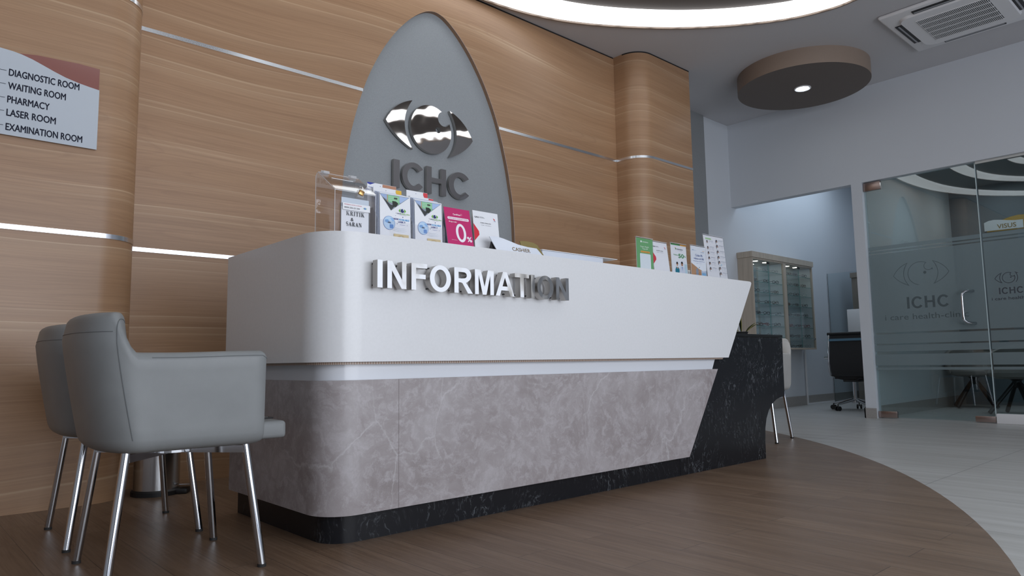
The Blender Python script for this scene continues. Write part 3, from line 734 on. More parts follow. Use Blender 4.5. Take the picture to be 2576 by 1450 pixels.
# brushed letters on the front
def glyph(ch, k, x, y, depth, bevel, frame, mats, name, parent, sx=1.0, thin=0.0):
    polys = [[(px*k*sx, py*k) for px, py in p] for p in GL[ch][1]]
    if thin: polys = [shrink(p, thin if i == 0 else -thin) for i, p in enumerate(polys)]
    bm = shape_bm(polys, depth, bevel, frame @ T(x, y, 0), 0, None, 1)
    return obj(name, bm, mats, parent, True)
sg = thing('information_sign', 'steel INFORMATION lettering standing off the white desk front', 'sign', (1.93, 2.35, 0.95))
k_ = 0.106/716; x = 1.403-64*k_
tot = sum(GL[c][0] for c in 'INFORMATION')*k_; sxx = (2.455-1.403)/(tot-64*k_-81*k_)
x = 1.403-64*k_*sxx
for c in 'INFORMATION':
    g_ = glyph(c, k_, x, 0.952, 0.034, 0.0, at(FRONT, 0, 2.317, 0), [LETTER_STEEL, LETTER_SIDE], 'letter', sg, sxx)
    bm = bmesh.new(); w = GL[c][0]*k_*sxx
    for fx in ((0.5,) if c in 'I' else (0.22, 0.78)):
        zz = 0.965 if c not in 'TF' else 0.965
        fxx = 0.5 if c == 'T' else (0.2 if c == 'F' else fx)
        for z in (zz, 1.048): 
            if c in 'A' and z > 1: fxx = 0.5
            bm_x = x+w*fxx; bm = bmesh.new(); tube(bm, [(bm_x, 2.3343, z), (bm_x, 2.3548, z)], 0.003, 8); obj('stud', bm, BLACK, g_, True)
    pass
    x += w

# black marble side counter that carries on to the right
sc_ = thing('side_counter', 'black marble side counter with notched end right of the desk', 'counter', (4.2, 2.43, 0))
prof = [(3.493, 0.0), (4.474, 0.0), (4.477, 0.12), (4.486, 0.20), (4.508, 0.262), (4.545, 0.315), (4.60, 0.358), (4.66, 0.383), (4.72, 0.395), (4.777, 0.399), (4.786, 0.806), (3.493, 0.806)]
bm = bmesh.new(); prism(bm, prof, 'y', 2.43, 2.47); obj('front_panel', bm, BLACKM, sc_, True)
bm = bmesh.new(); box(bm, 3.493, 4.79, 2.428, 3.10, 0.808, 0.828, bev=0.002); obj('counter_top', bm, flat((0.010, 0.010, 0.011), 0.3, name='black_gloss'), sc_, True)
bm = bmesh.new(); box(bm, 3.52, 4.40, 2.475, 3.06, 0.0, 0.806); obj('cabinet', bm, BLACK, sc_, True)

# ================================================================== ARCHED PANEL AND ITS SIGN
ND = 0.040
pn = thing('arched_panel', 'tall grey pointed-arch panel set into the wood wall with brown reveal', 'panel', (NXC, 4.38+ND, 0))
bm = bmesh.new(); loft(bm, [[(x, 4.381, z) for x, z in outl], [(x, 4.38+ND, z) for x, z in outl]], True, False); obj('reveal', bm, BROWN_EDGE, pn, True)
bm = bmesh.new(); bm.faces.new([bm.verts.new((x, 4.38+ND-0.002, z)) for x, z in outl]); bmesh.ops.recalc_face_normals(bm, faces=bm.faces)
bm.faces.ensure_lookup_table()
if bm.faces[0].normal.y > 0: bm.faces[0].normal_flip()
obj('board', bm, PANEL_GREY, pn, True)

YS = 4.38+ND-0.040; KS = YS/4.22; PS = lambda x, z: (x*KS, 0.66+(z-0.66)*KS)
ls = thing('eye_sign', 'mirror-polished eye emblem and ICHC letters on the grey arched panel', 'sign', (3.037*KS, 4.38+ND, 2.0))
L, I, Hh, Q = eye_logo(None, 0, 0, 0, 0)
fr_ = at(FRONT, 3.037*KS, YS+0.014, PS(0, 2.421)[1]) @ S(KS, KS)
for nm, polys in (('eye_corner', [L]), ('iris', [I, Hh]), ('eye_corner', [Q])):
    bm = shape_bm(polys, 0.028, 0.0, fr_, 0, None, 1); obj(nm, bm, [MIRROR_DARK, LETTER_SIDE], ls, True)
KL = 0.205/716*KS
for c, x0_, x1_ in (('I', 2.703, 2.755), ('C', 2.777, 2.958), ('H', 2.992, 3.172), ('C', 3.197, 3.394)):
    x0_ *= KS; x1_ *= KS
    g0 = min(p[0] for p in GL[c][1][0]); g1 = max(p[0] for p in GL[c][1][0]); s = (x1_-x0_)/((g1-g0)*KL)
    glyph(c, KL, x0_-g0*KL*s, PS(0, 1.927)[1], 0.024, 0.0, at(FRONT, 0, YS+0.012, 0), [MIRROR_DARK, LETTER_SIDE], 'letter', ls, s)

# ================================================================== DIRECTORY SIGN ON THE LEFT PILLAR
ds = thing('directory_sign', 'white room directory sign with wavy top and red corner on left pillar', 'sign', (0.25, 4.02, 1.775))
SX = lambda px: px
wave = [(-0.42, 2.12), (-0.2, 2.165), (0.0, 2.19), (0.2, 2.199), (0.371, 2.194), (0.423, 2.190), (0.458, 2.184), (0.503, 2.171), (0.549, 2.153), (0.596, 2.134), (0.644, 2.117), (0.702, 2.103), (0.751, 2.095), (0.794, 2.089)]
bm = bmesh.new(); prism(bm, [(-0.42, 1.775), (0.794, 1.775)]+wave[::-1], 'y', 4.012, 4.020); obj('white_board', bm, flat((0.60, 0.65, 0.71), 0.14, name='white_acrylic'), ds, True)
bm = bmesh.new(); prism(bm, [(-0.42, 1.85), (0.793, 1.85), (0.793, 2.204), (0.70, 2.208), (0.52, 2.201), (0.45, 2.190), (0.1, 2.20), (-0.42, 2.19)], 'y', 4.0205, 4.0285)
obj('red_board', bm, flat((0.30, 0.115, 0.095), 0.12, name='red_acrylic'), ds, True)
bm = bmesh.new(); NAVY = flat((0.012, 0.014, 0.032), 0.6, name='navy_print', spec=0.2)
for tx, z, x0_, x1_ in (('DIAGNOSTIC ROOM', 2.066, 0.412, 0.704), ('WAITING ROOM', 2.000, 0.412, 0.648), ('PHARMACY', 1.933, 0.412, 0.582), ('LASER ROOM', 1.868, 0.412, 0.611), ('EXAMINATION ROOM', 1.798, 0.412, 0.728)):
    text_bm(tx, 0.035, 0.022, x1_-x0_, 'LEFT', at(FRONT, x0_, 4.0112, z), 0, bm)
    box(bm, 0.20, x0_-0.010, 4.0108, 4.0116, z+0.0205, z+0.0225)
obj('lettering', bm, NAVY, ds, True)

# ================================================================== TUB CHAIRS WITH CHROME LEGS
def smoothstep(a, b, x):
    t = max(0.0, min(1.0, (x-a)/(b-a))); return t*t*(3-2*t)
def make_tub_chair(label, leather, seam_m):
    """local +x is forward, origin on the floor under the seat centre"""
    t = thing('armchair', label, 'chair')
    hw, xf, xc, ax, ex = 0.280, 0.222, -0.170, 0.160, 2.5
    def sup(an): c, q = math.cos(an), math.sin(an); return (xc-ax*abs(c)**(2/ex), hw*math.copysign(abs(q)**(2/ex), q))
    path = [(xf+(xc-xf)*i/20, -hw) for i in range(20)]+[sup(-PI/2+PI*i/44) for i in range(45)]+[(xc+(xf-xc)*i/20, hw) for i in range(1, 21)]
    n = len(path); loops = []; seam_out = []; belt = []
    for i, (x, y) in enumerate(path):
        a = Vector(path[max(0, i-1)]); b = Vector(path[min(n-1, i+1)]); tg = (b-a).normalized(); nx, ny = -tg.y, tg.x   # points outwards? checked below
        if nx*(x+0.03)+ny*y < 0: nx, ny = -nx, -ny
        side = smoothstep(-0.255, -0.165, x)                     # 0 at the back, 1 on the arms
        back = 1-side
        h = 0.709+0.006*smoothstep(-0.1, 0.2, x)+0.124*(1-smoothstep(-0.258, -0.186, x))
        th = 0.058+0.022*back
        endf = smoothstep(xf-0.05, xf, x)
        zb = 0.402+0.004*endf
        prof = []
        def off(z):   # how far the outer face leans in, larger for the back near the floor
            f = max(0.0, (0.74-z)/0.34)
            return -0.016*side*f-0.010*back*smoothstep(0.76, 0.84, z)
        rb = 0.042; rtp = min(0.032, th*0.46)
        for q in range(5):                                      # lower outer rounding
            an = R(270+90*q/4); oz = zb+rb+rb*math.sin(an); prof.append((off(oz)-rb+rb*math.cos(an), oz))
        for q in range(1, 8):
            z = zb+rb+(h-rtp-zb-rb)*q/8; prof.append((off(z), z))
        for q in range(5):
            an = R(90*q/4); prof.append((off(h)-rtp+rtp*math.cos(an), h-rtp+rtp*math.sin(an)))
        for q in range(5):
            an = R(90+90*q/4); prof.append((off(h)-th+rtp+rtp*math.cos(an), h-rtp+rtp*math.sin(an)))
        prof.append((-th-0.01*back, 0.46)); prof.append((-th-0.02, zb+0.012))
        shr = 0.030*endf**3 if (i in (0, n-1)) else 0.0
        cxo = -th/2
        lp = []
        for o_, z in prof:
            if shr: o_ = cxo+(o_-cxo)*(1-shr/th); z = z-0.010*(z-0.55)/0.15
            lean = 0.064*max(0.0, min(1.0, (0.77-z)/0.36))**1.2*smoothstep(0.10, -0.16, x)
            lp.append((x+nx*o_+lean, y+ny*o_, z))
        loops.append(lp)
    bm = bmesh.new(); loft(bm, loops, True, True)
    es = [e for e in bm.edges if any(len(f.verts) > 6 for f in e.link_faces)]
    bmesh.ops.bevel(bm, geom=es, offset=0.009, segments=3, profile=0.5, affect='EDGES')
    sh = obj('tub_shell', bm, leather, t)
    # seams: where the back meets the sides, and across the back below the top
    bm = bmesh.new()
    for sgn in (1, -1):
        idx = min(range(n), key=lambda j: abs(path[j][0]-(-0.240))+(0 if path[j][1]*sgn < 0 else 9))
        pts = [Vector(q)+Vector((0, -sgn*0.0005, 0)) for q in loops[idx][4:20]]; tube(bm, pts, 0.0016, 6)
    bb = []
    for i, (x, y) in enumerate(path):
        if x < -0.240:
            lp = loops[i]; z0 = 0.772
            for q in range(4, 14):
                if lp[q][2] <= z0 <= lp[q+1][2]:
                    f = (z0-lp[q][2])/(lp[q+1][2]-lp[q][2]); bb.append(Vector(lp[q]).lerp(Vector(lp[q+1]), f)); break
    if len(bb) > 2: tube(bm, bb, 0.0016, 6)
    for sgn in (1, -1):
        pts = [Vector(loops[i][13]) for i, (x, y) in enumerate(path) if y*sgn < -0.2 and x > -0.17]
        tube(bm, pts, 0.0014, 6)
    obj('seam', bm, seam_m, sh)
    bm = bmesh.new(); box(bm, -0.20, 0.318, -0.212, 0.212, 0.412, 0.472, bev=0.014, seg=3); obj('seat', bm, leather, t)
    bm = bmesh.new()
    tops = [(0.178, -0.20), (0.178, 0.20), (-0.185, 0.20), (-0.185, -0.20)]; feet = [(0.226, -0.245), (0.228, 0.245), (-0.228, 0.24), (-0.236, -0.245)]
    lathe(bm, [(0, 0.378), (0.075, 0.378), (0.075, 0.402), (0, 0.402)], 24)
    for a, b in tops:
        d = Vector((a, b, 0)).normalized(); p = Vector((-d.y, d.x, 0))*0.013
        v = [bm.verts.new((q.x, q.y, z)) for z in (0.374, 0.398) for q in (d*0.05+p, d*0.05-p, Vector((a, b, 0))-p, Vector((a, b, 0))+p)]
        for f in ((0, 1, 2, 3), (7, 6, 5, 4), (0, 4, 5, 1), (1, 5, 6, 2), (2, 6, 7, 3), (3, 7, 4, 0)): bm.faces.new([v[i] for i in f])
    bmesh.ops.recalc_face_normals(bm, faces=bm.faces)
    obj('underframe', bm, CHROME, t)
    for (a, b), (c, d) in zip(tops, feet):
        bm = bmesh.new(); tube(bm, [(a, b, 0.402), (c, d, 0.008)], 0.0134, 20); lg = obj('leg', bm, CHROME, t)
        bm = bmesh.new(); tube(bm, [(c-(a-c)*-0.0, d, 0.0), (c, d, 0.010)], 0.0141, 20); obj('foot_cap', bm, RUBBER, lg)
    return t

SEAM = flat((0.15, 0.16, 0.165), 0.6, name='seam_thread'); SEAMC = flat((0.42, 0.40, 0.37), 0.6, name='cream_thread')
def copy_tree(o, parent=None):
    c = o.copy(); COL.objects.link(c); c.parent = parent
    for ch in list(o.children): copy_tree(ch, c)
    return c
ch1 = make_tub_chair('grey leather tub armchair with a small black tag on its seat beside the desk', GREYL, SEAM)
ch1['group'] = 'tub armchairs'; ch1.location = (0.787, 2.618, 0); ch1.rotation_euler = (0, 0, R(-1.5))
ch2 = copy_tree(ch1); ch2.location = (0.813, 3.300, 0)
ch2['label'] = 'grey leather tub armchair close to the wood wall, half hidden behind another grey chair'
ch3 = make_tub_chair('cream tub armchair standing beyond the black side counter', CREAML, SEAMC)
ch3['group'] = 'tub armchairs'; ch3.location = (5.470, 3.065, 0); ch3.rotation_euler = (0, 0, R(-168.5))

tg = thing('seat_tag', 'black tag with white oval emblem on the front edge of a grey chair seat', 'tag', (1.072, 2.545, 0.4722))
bm = bmesh.new(); box(bm, -0.042, 0.030, -0.03, 0.03, 0, 0.005, bev=0.002); obj('tag_body', bm, BLACK, tg)
bm = shape_bm([arc(0, 0, 0.024, 0, 352, 32, 0.020), arc(0, 0, 0.021, 360, 8, 32, 0.017)], 0, 0, T(-0.004, 0, 0.0055))
box(bm, -0.020, 0.012, -0.002, 0.002, 0.0053, 0.0056); box(bm, -0.012, 0.006, 0.005, 0.008, 0.0053, 0.0056); box(bm, -0.012, 0.006, -0.008, -0.005, 0.0053, 0.0056)
obj('emblem', bm, WHITE, tg)

# ================================================================== PEDAL BIN
tb = thing('pedal_bin', 'brushed steel pedal bin with black base on the floor behind the grey chairs', 'bin', (1.165, 4.11, 0), R(58))
bm = bmesh.new(); lathe(bm, [(0.112, 0.025), (0.112, 0.36), (0.108, 0.365)], 48); obj('bin_body', bm, STEEL, tb)
bm = bmesh.new(); lathe(bm, [(0, 0), (0.122, 0), (0.122, 0.022), (0.113, 0.03), (0, 0.03)], 48)
box(bm, -0.05, 0.05, -0.165, -0.09, 0.0, 0.028, bev=0.008); obj('bin_base', bm, BLACK, tb)
bm = bmesh.new(); lathe(bm, [(0.116, 0.355), (0.116, 0.385), (0.09, 0.415), (0.0, 0.425)], 48); obj('lid', bm, BLACK, tb)
bm = bmesh.new(); box(bm, -0.032, 0.032, -0.185, -0.12, 0.044, 0.050, bev=0.002); obj('pedal', bm, CHROME, tb)

# ================================================================== THINGS ON THE DESK
TOP = 1.1668
def colm(h, rough=0.45): return flat(hexc(h), rough, name='print_'+h)

def card(name, label, cat, x0, x1, ztop, y, tilt, art, back='foot', thick=0.003, paper=None, group=None, sleeve=False, base=TOP, rz=0.0):
    """printed card standing on the desk; art(A) draws in card coordinates (u, v in metres from the lower left)"""
    w = x1-x0; h = (ztop-base)/math.cos(R(tilt))
    t = thing(name, label, cat, ((x0+x1)/2, y, base), R(rz), group, R(-tilt))
    bm = bmesh.new(); box(bm, -w/2, w/2, 0, thick, 0.0005, h); obj('card_board', bm, paper or PAPER, t)
    A = Art(w, h); art(A); A.finish(t)
    if back == 'foot':
        bm = bmesh.new(); d = 0.07
        f = math.tan(R(tilt))
        v = [bm.verts.new(p) for p in ((-w/2+0.004, thick, h*0.985), (w/2-0.004, thick, h*0.985), (w/2-0.004, d, 0.0+d*math.sin(R(tilt))*1.0+0.001), (-w/2+0.004, d, 0.0+d*math.sin(R(tilt))+0.001))]
        f1 = bm.faces.new(v); r = bmesh.ops.extrude_face_region(bm, geom=[f1]); nv = [q for q in r['geom'] if isinstance(q, bmesh.types.BMVert)]
        for q in nv: q.co += Vector((0, 0.0015, 0.0008))
        bmesh.ops.recalc_face_normals(bm, faces=bm.faces)
        obj('easel_back', bm, paper or PAPER, t)
    if back == 'acrylic':
        bm = bmesh.new(); box(bm, -w/2-0.002, w/2+0.002, -0.0035, -0.0020, 0.0, h+0.004); box(bm, -w/2-0.002, w/2+0.002, thick+0.001, thick+0.003, 0.0, h+0.004); pass
        v = [bm.verts.new((x, yy*math.cos(R(tilt))-zz*math.sin(R(tilt)), yy*math.sin(R(tilt))+zz*math.cos(R(tilt)))) for zz in (0.0006, 0.002) for x, yy in ((-w/2-0.002, thick), (w/2+0.002, thick), (w/2+0.002, 0.06), (-w/2-0.002, 0.06))]
        for q in ((3, 2, 1, 0), (4, 5, 6, 7), (0, 1, 5, 4), (1, 2, 6, 5), (2, 3, 7, 6), (3, 0, 4, 7)): bm.faces.new([v[j] for j in q])
        obj('acrylic_holder', bm, ACRYLIC, t)
        bm = bmesh.new(); box(bm, -w/2-0.002, w/2+0.002, -0.0036, thick+0.003, h+0.004, h+0.0055); obj('holder_edge', bm, ACRYLIC_EDGE, t)
    return t

class Art:
    def __init__(s, w, h, y=-0.0006): s.w, s.h = w, h; s.bm = bmesh.new(); s.mats = []; s.lay = 0; s.y = y
    def mi(s, m):
        if isinstance(m, str): m = colm(m)
        if m not in s.mats: s.mats.append(m)
        return s.mats.index(m)
    def fr(s):
        s.lay += 1
        return at(FRONT, -s.w/2, s.y-0.00006*s.lay, 0)
    def poly(s, m, *ps, holes=()):
        shape_bm([list(p) for p in ps]+[list(q) for q in holes], 0, 0, s.fr(), s.mi(m), s.bm)
    def rect(s, m, u0, u1, v0, v1): s.poly(m, [(u0, v0), (u1, v0), (u1, v1), (u0, v1)])
    def rrect(s, m, u0, u1, v0, v1, r):
        c = ((u0+u1)/2, (v0+v1)/2); s.poly(m, [(c[0]+a, c[1]+b) for a, b in rrect((u1-u0)/2, (v1-v0)/2, r, 5)])
    def disc(s, m, u, v, r, ry=None, n=32): s.poly(m, arc(u, v, r, 0, 360-360/n, n-1, ry))
    def ring(s, m, u, v, r0, r1, n=40): s.poly(m, arc(u, v, r1, 0, 360-360/n, n-1), arc(u, v, r0, 360, 360/n, n-1))
    def text(s, m, tx, u, v, size, width=None, bold=0.015, align='LEFT'):
        text_bm(tx, size, bold, width, align, s.fr() @ T(u, v), s.mi(m), s.bm)
    def lines(s, m, u0, u1, v0, n, dv, th=0.0008, rnd=None):
        for i in range(n):
            e = u1 if not rnd else u0+(u1-u0)*rnd.uniform(0.5, 1); s.rect(m, u0, e, v0-i*dv, v0-i*dv+th)
    def eye(s, u, v, sc, m_corner, m_iris):
        L, I, Hh, Q = eye_logo(None, 0, 0, 0, 0); f = lambda p: [(u+a*sc, v+b*sc) for a, b in p]
        s.poly(m_corner, f(L)); s.poly(m_corner, f(Q)); s.poly(m_iris, f(I), f(Hh))
    def finish(s, parent, name='print'):
        return obj(name, s.bm, s.mats, parent, smooth=False)

# ---- clear suggestion box
bx = thing('suggestion_box', 'clear acrylic suggestion box with brass padlock at the left end of the counter', 'box', (1.425, 2.58, TOP))
X0, X1, YF, YB, ZF, ZB = 1.329, 1.515, 2.50, 2.665, 1.357, 1.457
side = [(YF, TOP), (YB, TOP), (YB, ZB-0.012), (YB-0.012, ZB), (YB-0.022, ZB), (YF, ZF)]
bm = bmesh.new(); prism(bm, side, 'x', X0, X0+0.003); prism(bm, side, 'x', X1-0.003, X1)
box(bm, X0+0.003, X1-0.003, YF, YF+0.003, TOP, ZF); box(bm, X0+0.003, X1-0.003, YB-0.003, YB, TOP, ZB-0.006)
body = obj('box_body', bm, ACRYLIC, bx, True)
bm = bmesh.new(); prism(bm, [(YF-0.004, ZF+0.001), (YB-0.022, ZB+0.001), (YB-0.022, ZB+0.004), (YF-0.004, ZF+0.004)], 'x', X0-0.001, X1+0.001); obj('lid', bm, ACRYLIC, bx, True)
bm = bmesh.new(); r = 0.0011
for x in (X0, X1): tube(bm, [(x, y, z) for y, z in [(YF, TOP), (YF, ZF), (YB-0.022, ZB), (YB-0.012, ZB), (YB, ZB-0.012), (YB, TOP)]], r, 6)
for y, z in ((YF, ZF), (YB-0.022, ZB+0.002)): tube(bm, [(X0, y, z), (X1, y, z)], r, 6)
obj('box_edge', bm, ACRYLIC_EDGE, bx, True)
bm = bmesh.new(); zc_ = lambda y: ZF+(ZB-ZF)*(y-YF)/(YB-0.022-YF)
yy = YF+0.095; prism(bm, [(yy, zc_(yy)+0.004), (yy+0.004, zc_(yy+0.004)+0.004), (yy+0.004, zc_(yy+0.004)+0.0052), (yy, zc_(yy)+0.0052)], 'x', X0+0.035, X0+0.135); obj('slot', bm, ACRYLIC_EDGE, bx, True)
for x in (X0+0.028, X1-0.032):
    bm = bmesh.new(); box(bm, x-0.014, x+0.014, YB-0.040, YB-0.002, ZB-0.004, ZB+0.007, bev=0.002); tube(bm, [(x-0.015, YB-0.020, ZB+0.008), (x+0.015, YB-0.020, ZB+0.008)], 0.0035, 10); obj('hinge', bm, m_film('clear_plastic', (0.85, 0.86, 0.88), 0.55), bx, True)
bm = bmesh.new(); box(bm, 1.425, 1.452, YF-0.012, YF-0.002, 1.338, 1.368, bev=0.001); obj('hasp', bm, m_film('hasp_plastic', (0.85, 0.86, 0.88), 0.35), bx, True)
BRASS = flat((0.55, 0.33, 0.13), 0.3, 1.0, 'brass')
bm = bmesh.new(); box(bm, -0.0115, 0.0115, -0.0045, 0.0045, -0.012, 0.008, bev=0.0022)
bmesh.ops.rotate(bm, verts=bm.verts, cent=(0, 0, 0), matrix=Matrix.Rotation(R(22), 3, 'Y')); bmesh.ops.translate(bm, verts=bm.verts, vec=(1.438, YF-0.018, 1.357)); pl = obj('padlock', bm, BRASS, bx, True)
bm = bmesh.new(); tube(bm, [(1.428, YF-0.018, 1.368)]+[(1.436+0.008*math.cos(R(a)), YF-0.018, 1.372+0.010*math.sin(R(a))) for a in range(180, -1, -30)]+[(1.444, YF-0.018, 1.368)], 0.0018, 8); obj('shackle', bm, STEEL, pl, True)
bm = bmesh.new(); box(bm, 1.348, 1.482, YF-0.012, YF-0.0105, TOP, 1.305); box(bm, 1.348, 1.482, YF-0.003, YF-0.0005, TOP, 1.305); box(bm, 1.346, 1.350, YF-0.012, YF-0.002, TOP, 1.305); obj('pocket', bm, ACRYLIC, bx, True)

# serif letters of the sheet in the pocket
def serif_letters(A, m, word, u, v, h, gap):
    st = h*0.20; th = h*0.075; sf = h*0.06
    def stem(x, w=st, a=0.0, b=None):
        b = h if b is None else b; A.poly(m, [(x, v+a), (x+w, v+a), (x+w, v+b), (x, v+b)])
    def serif(x, w, vy): A.rect(m, x, x+w, vy, vy+sf*0.8)
    for ch in word:
        if ch == 'I': stem(u+h*.1); serif(u, h*.4, v); serif(u, h*.4, v+h-sf*.8); u += h*.4+gap
        elif ch == 'T': stem(u+h*.25); serif(u+h*.14, h*.42, v); A.rect(m, u, u+h*.70, v+h-th, v+h); A.rect(m, u, u+sf*.8, v+h*.72, v+h); A.rect(m, u+h*.70-sf*.8, u+h*.70, v+h*.72, v+h); u += h*.70+gap
        elif ch == 'K':
            stem(u+h*.1); serif(u, h*.4, v); serif(u, h*.4, v+h-sf*.8)
            A.poly(m, [(u+h*.30, v+h*.40), (u+h*.62, v+h*.97), (u+h*.70, v+h*.97), (u+h*.34, v+h*.36)]); A.poly(m, [(u+h*.36, v+h*.50), (u+h*.50, v+h*.62), (u+h*.84, v), (u+h*.60, v)])
            serif(u+h*.50, h*.34, v+h-sf*.8); serif(u+h*.48, h*.40, v); u += h*.86+gap
        elif ch == 'R':
            stem(u+h*.1); serif(u, h*.4, v); serif(u, h*.3, v+h-sf*.8)
            A.poly(m, [(u+h*.28, v+h)]+arc(u+h*.40, v+h*.745, h*.26, 90, -90, 10, h*.255)+[(u+h*.28, v+h*.49)], [(u+h*.30, v+h*.56)]+arc(u+h*.36, v+h*.745, h*.13, -90, 90, 8, h*.185)+[(u+h*.30, v+h*.93)])
            A.poly(m, [(u+h*.32, v+h*.52), (u+h*.50, v+h*.52), (u+h*.80, v), (u+h*.56, v)]); serif(u+h*.52, h*.32, v); u += h*.80+gap
        elif ch == 'A':
            A.poly(m, [(u+h*.08, v), (u+h*.15, v), (u+h*.40, v+h*.80), (u+h*.36, v+h)]); A.poly(m, [(u+h*.36, v+h), (u+h*.42, v+h), (u+h*.76, v), (u+h*.52, v), (u+h*.33, v+h*.72)])
            A.rect(m, u+h*.2, u+h*.58, v+h*.28, v+h*.28+th); serif(u, h*.26, v); serif(u+h*.46, h*.36, v); u += h*.80+gap
        elif ch == 'N':
            A.rect(m, u+h*.10, u+h*.17, v, v+h); A.rect(m, u+h*.62, u+h*.69, v, v+h); A.poly(m, [(u+h*.05, v+h), (u+h*.27, v+h), (u+h*.69, v+h*.16), (u+h*.69, v-h*.02), (u+h*.62, v-h*.02)]); serif(u, h*.28, v); serif(u, h*.2, v+h-sf*.8); serif(u+h*.52, h*.28, v+h-sf*.8); u += h*.80+gap
        elif ch == 'S':
            pts = arc(u+h*.26, v+h*.74, h*.22, 30, 270, 12, h*.25)+arc(u+h*.26, v+h*.26, h*.24, 90, -150, 12, h*.26)
            w_ = [0.05, .07, .09, .11, .12, .13, .13, .13, .14, .15, .16, .17, .18, .18, .18, .17, .15, .14, .12, .11, .10, .09, .08, .07, .06, .05]
            o_, i_ = [], []
            for k in range(len(pts)):
                a = Vector(pts[max(0, k-1)]); b = Vector(pts[min(len(pts)-1, k+1)]); tn = (b-a).normalized(); nn = Vector((-tn.y, tn.x)); ww = w_[min(k, len(w_)-1)]*h*.5
                o_.append((pts[k][0]+nn.x*ww, pts[k][1]+nn.y*ww)); i_.append((pts[k][0]-nn.x*ww, pts[k][1]-nn.y*ww))
            A.poly(m, o_+i_[::-1]); A.rect(m, u+h*.43, u+h*.47, v+h*.70, v+h*.98); A.rect(m, u+h*.03, u+h*.07, v+h*.02, v+h*.34); u += h*.54+gap
    return u
def art_kritik(A):
    w, h = A.w, A.h
    serif_letters(A, '20242c', 'KRITIK', 0.0215, 0.0905, 0.0176, 0.0022)
    A.text('20242c', '&', 0.042, 0.0690, 0.0135, None, 0.03)
    serif_letters(A, '20242c', 'SARAN', 0.0215, 0.0475, 0.0165, 0.0018)
c = card('notice_sheet', 'white KRITIK & SARAN notice sheet in the pocket of the clear box', 'notice', 1.353, 1.476, 1.292, YF-0.0085, 0, art_kritik, back=None, thick=0.002)
bm = bmesh.new(); box(bm, -0.060, 0.064, 0.0025, 0.004, 0.004, 0.163); obj('rear_sheet', bm, colm('c9d3df'), c)
bm = bmesh.new(); box(bm, -0.058, 0.066, -0.0050, -0.0042, 0.112, 0.140); obj('phone_strip', bm, PAPER, c)
A = Art(0.123, 0.125, -0.0052); A.text('c4506a', 'MENERIMA KRITIK & SARAN', 0.010, 0.1315, 0.0042, 0.078); A.text('30343c', '0858-200-25-200', 0.010, 0.1185, 0.0062, 0.070, 0.02); A.eye(0.104, 0.126, 0.022, '8fc2a0', '3a78c0'); A.finish(c, 'strip_print')

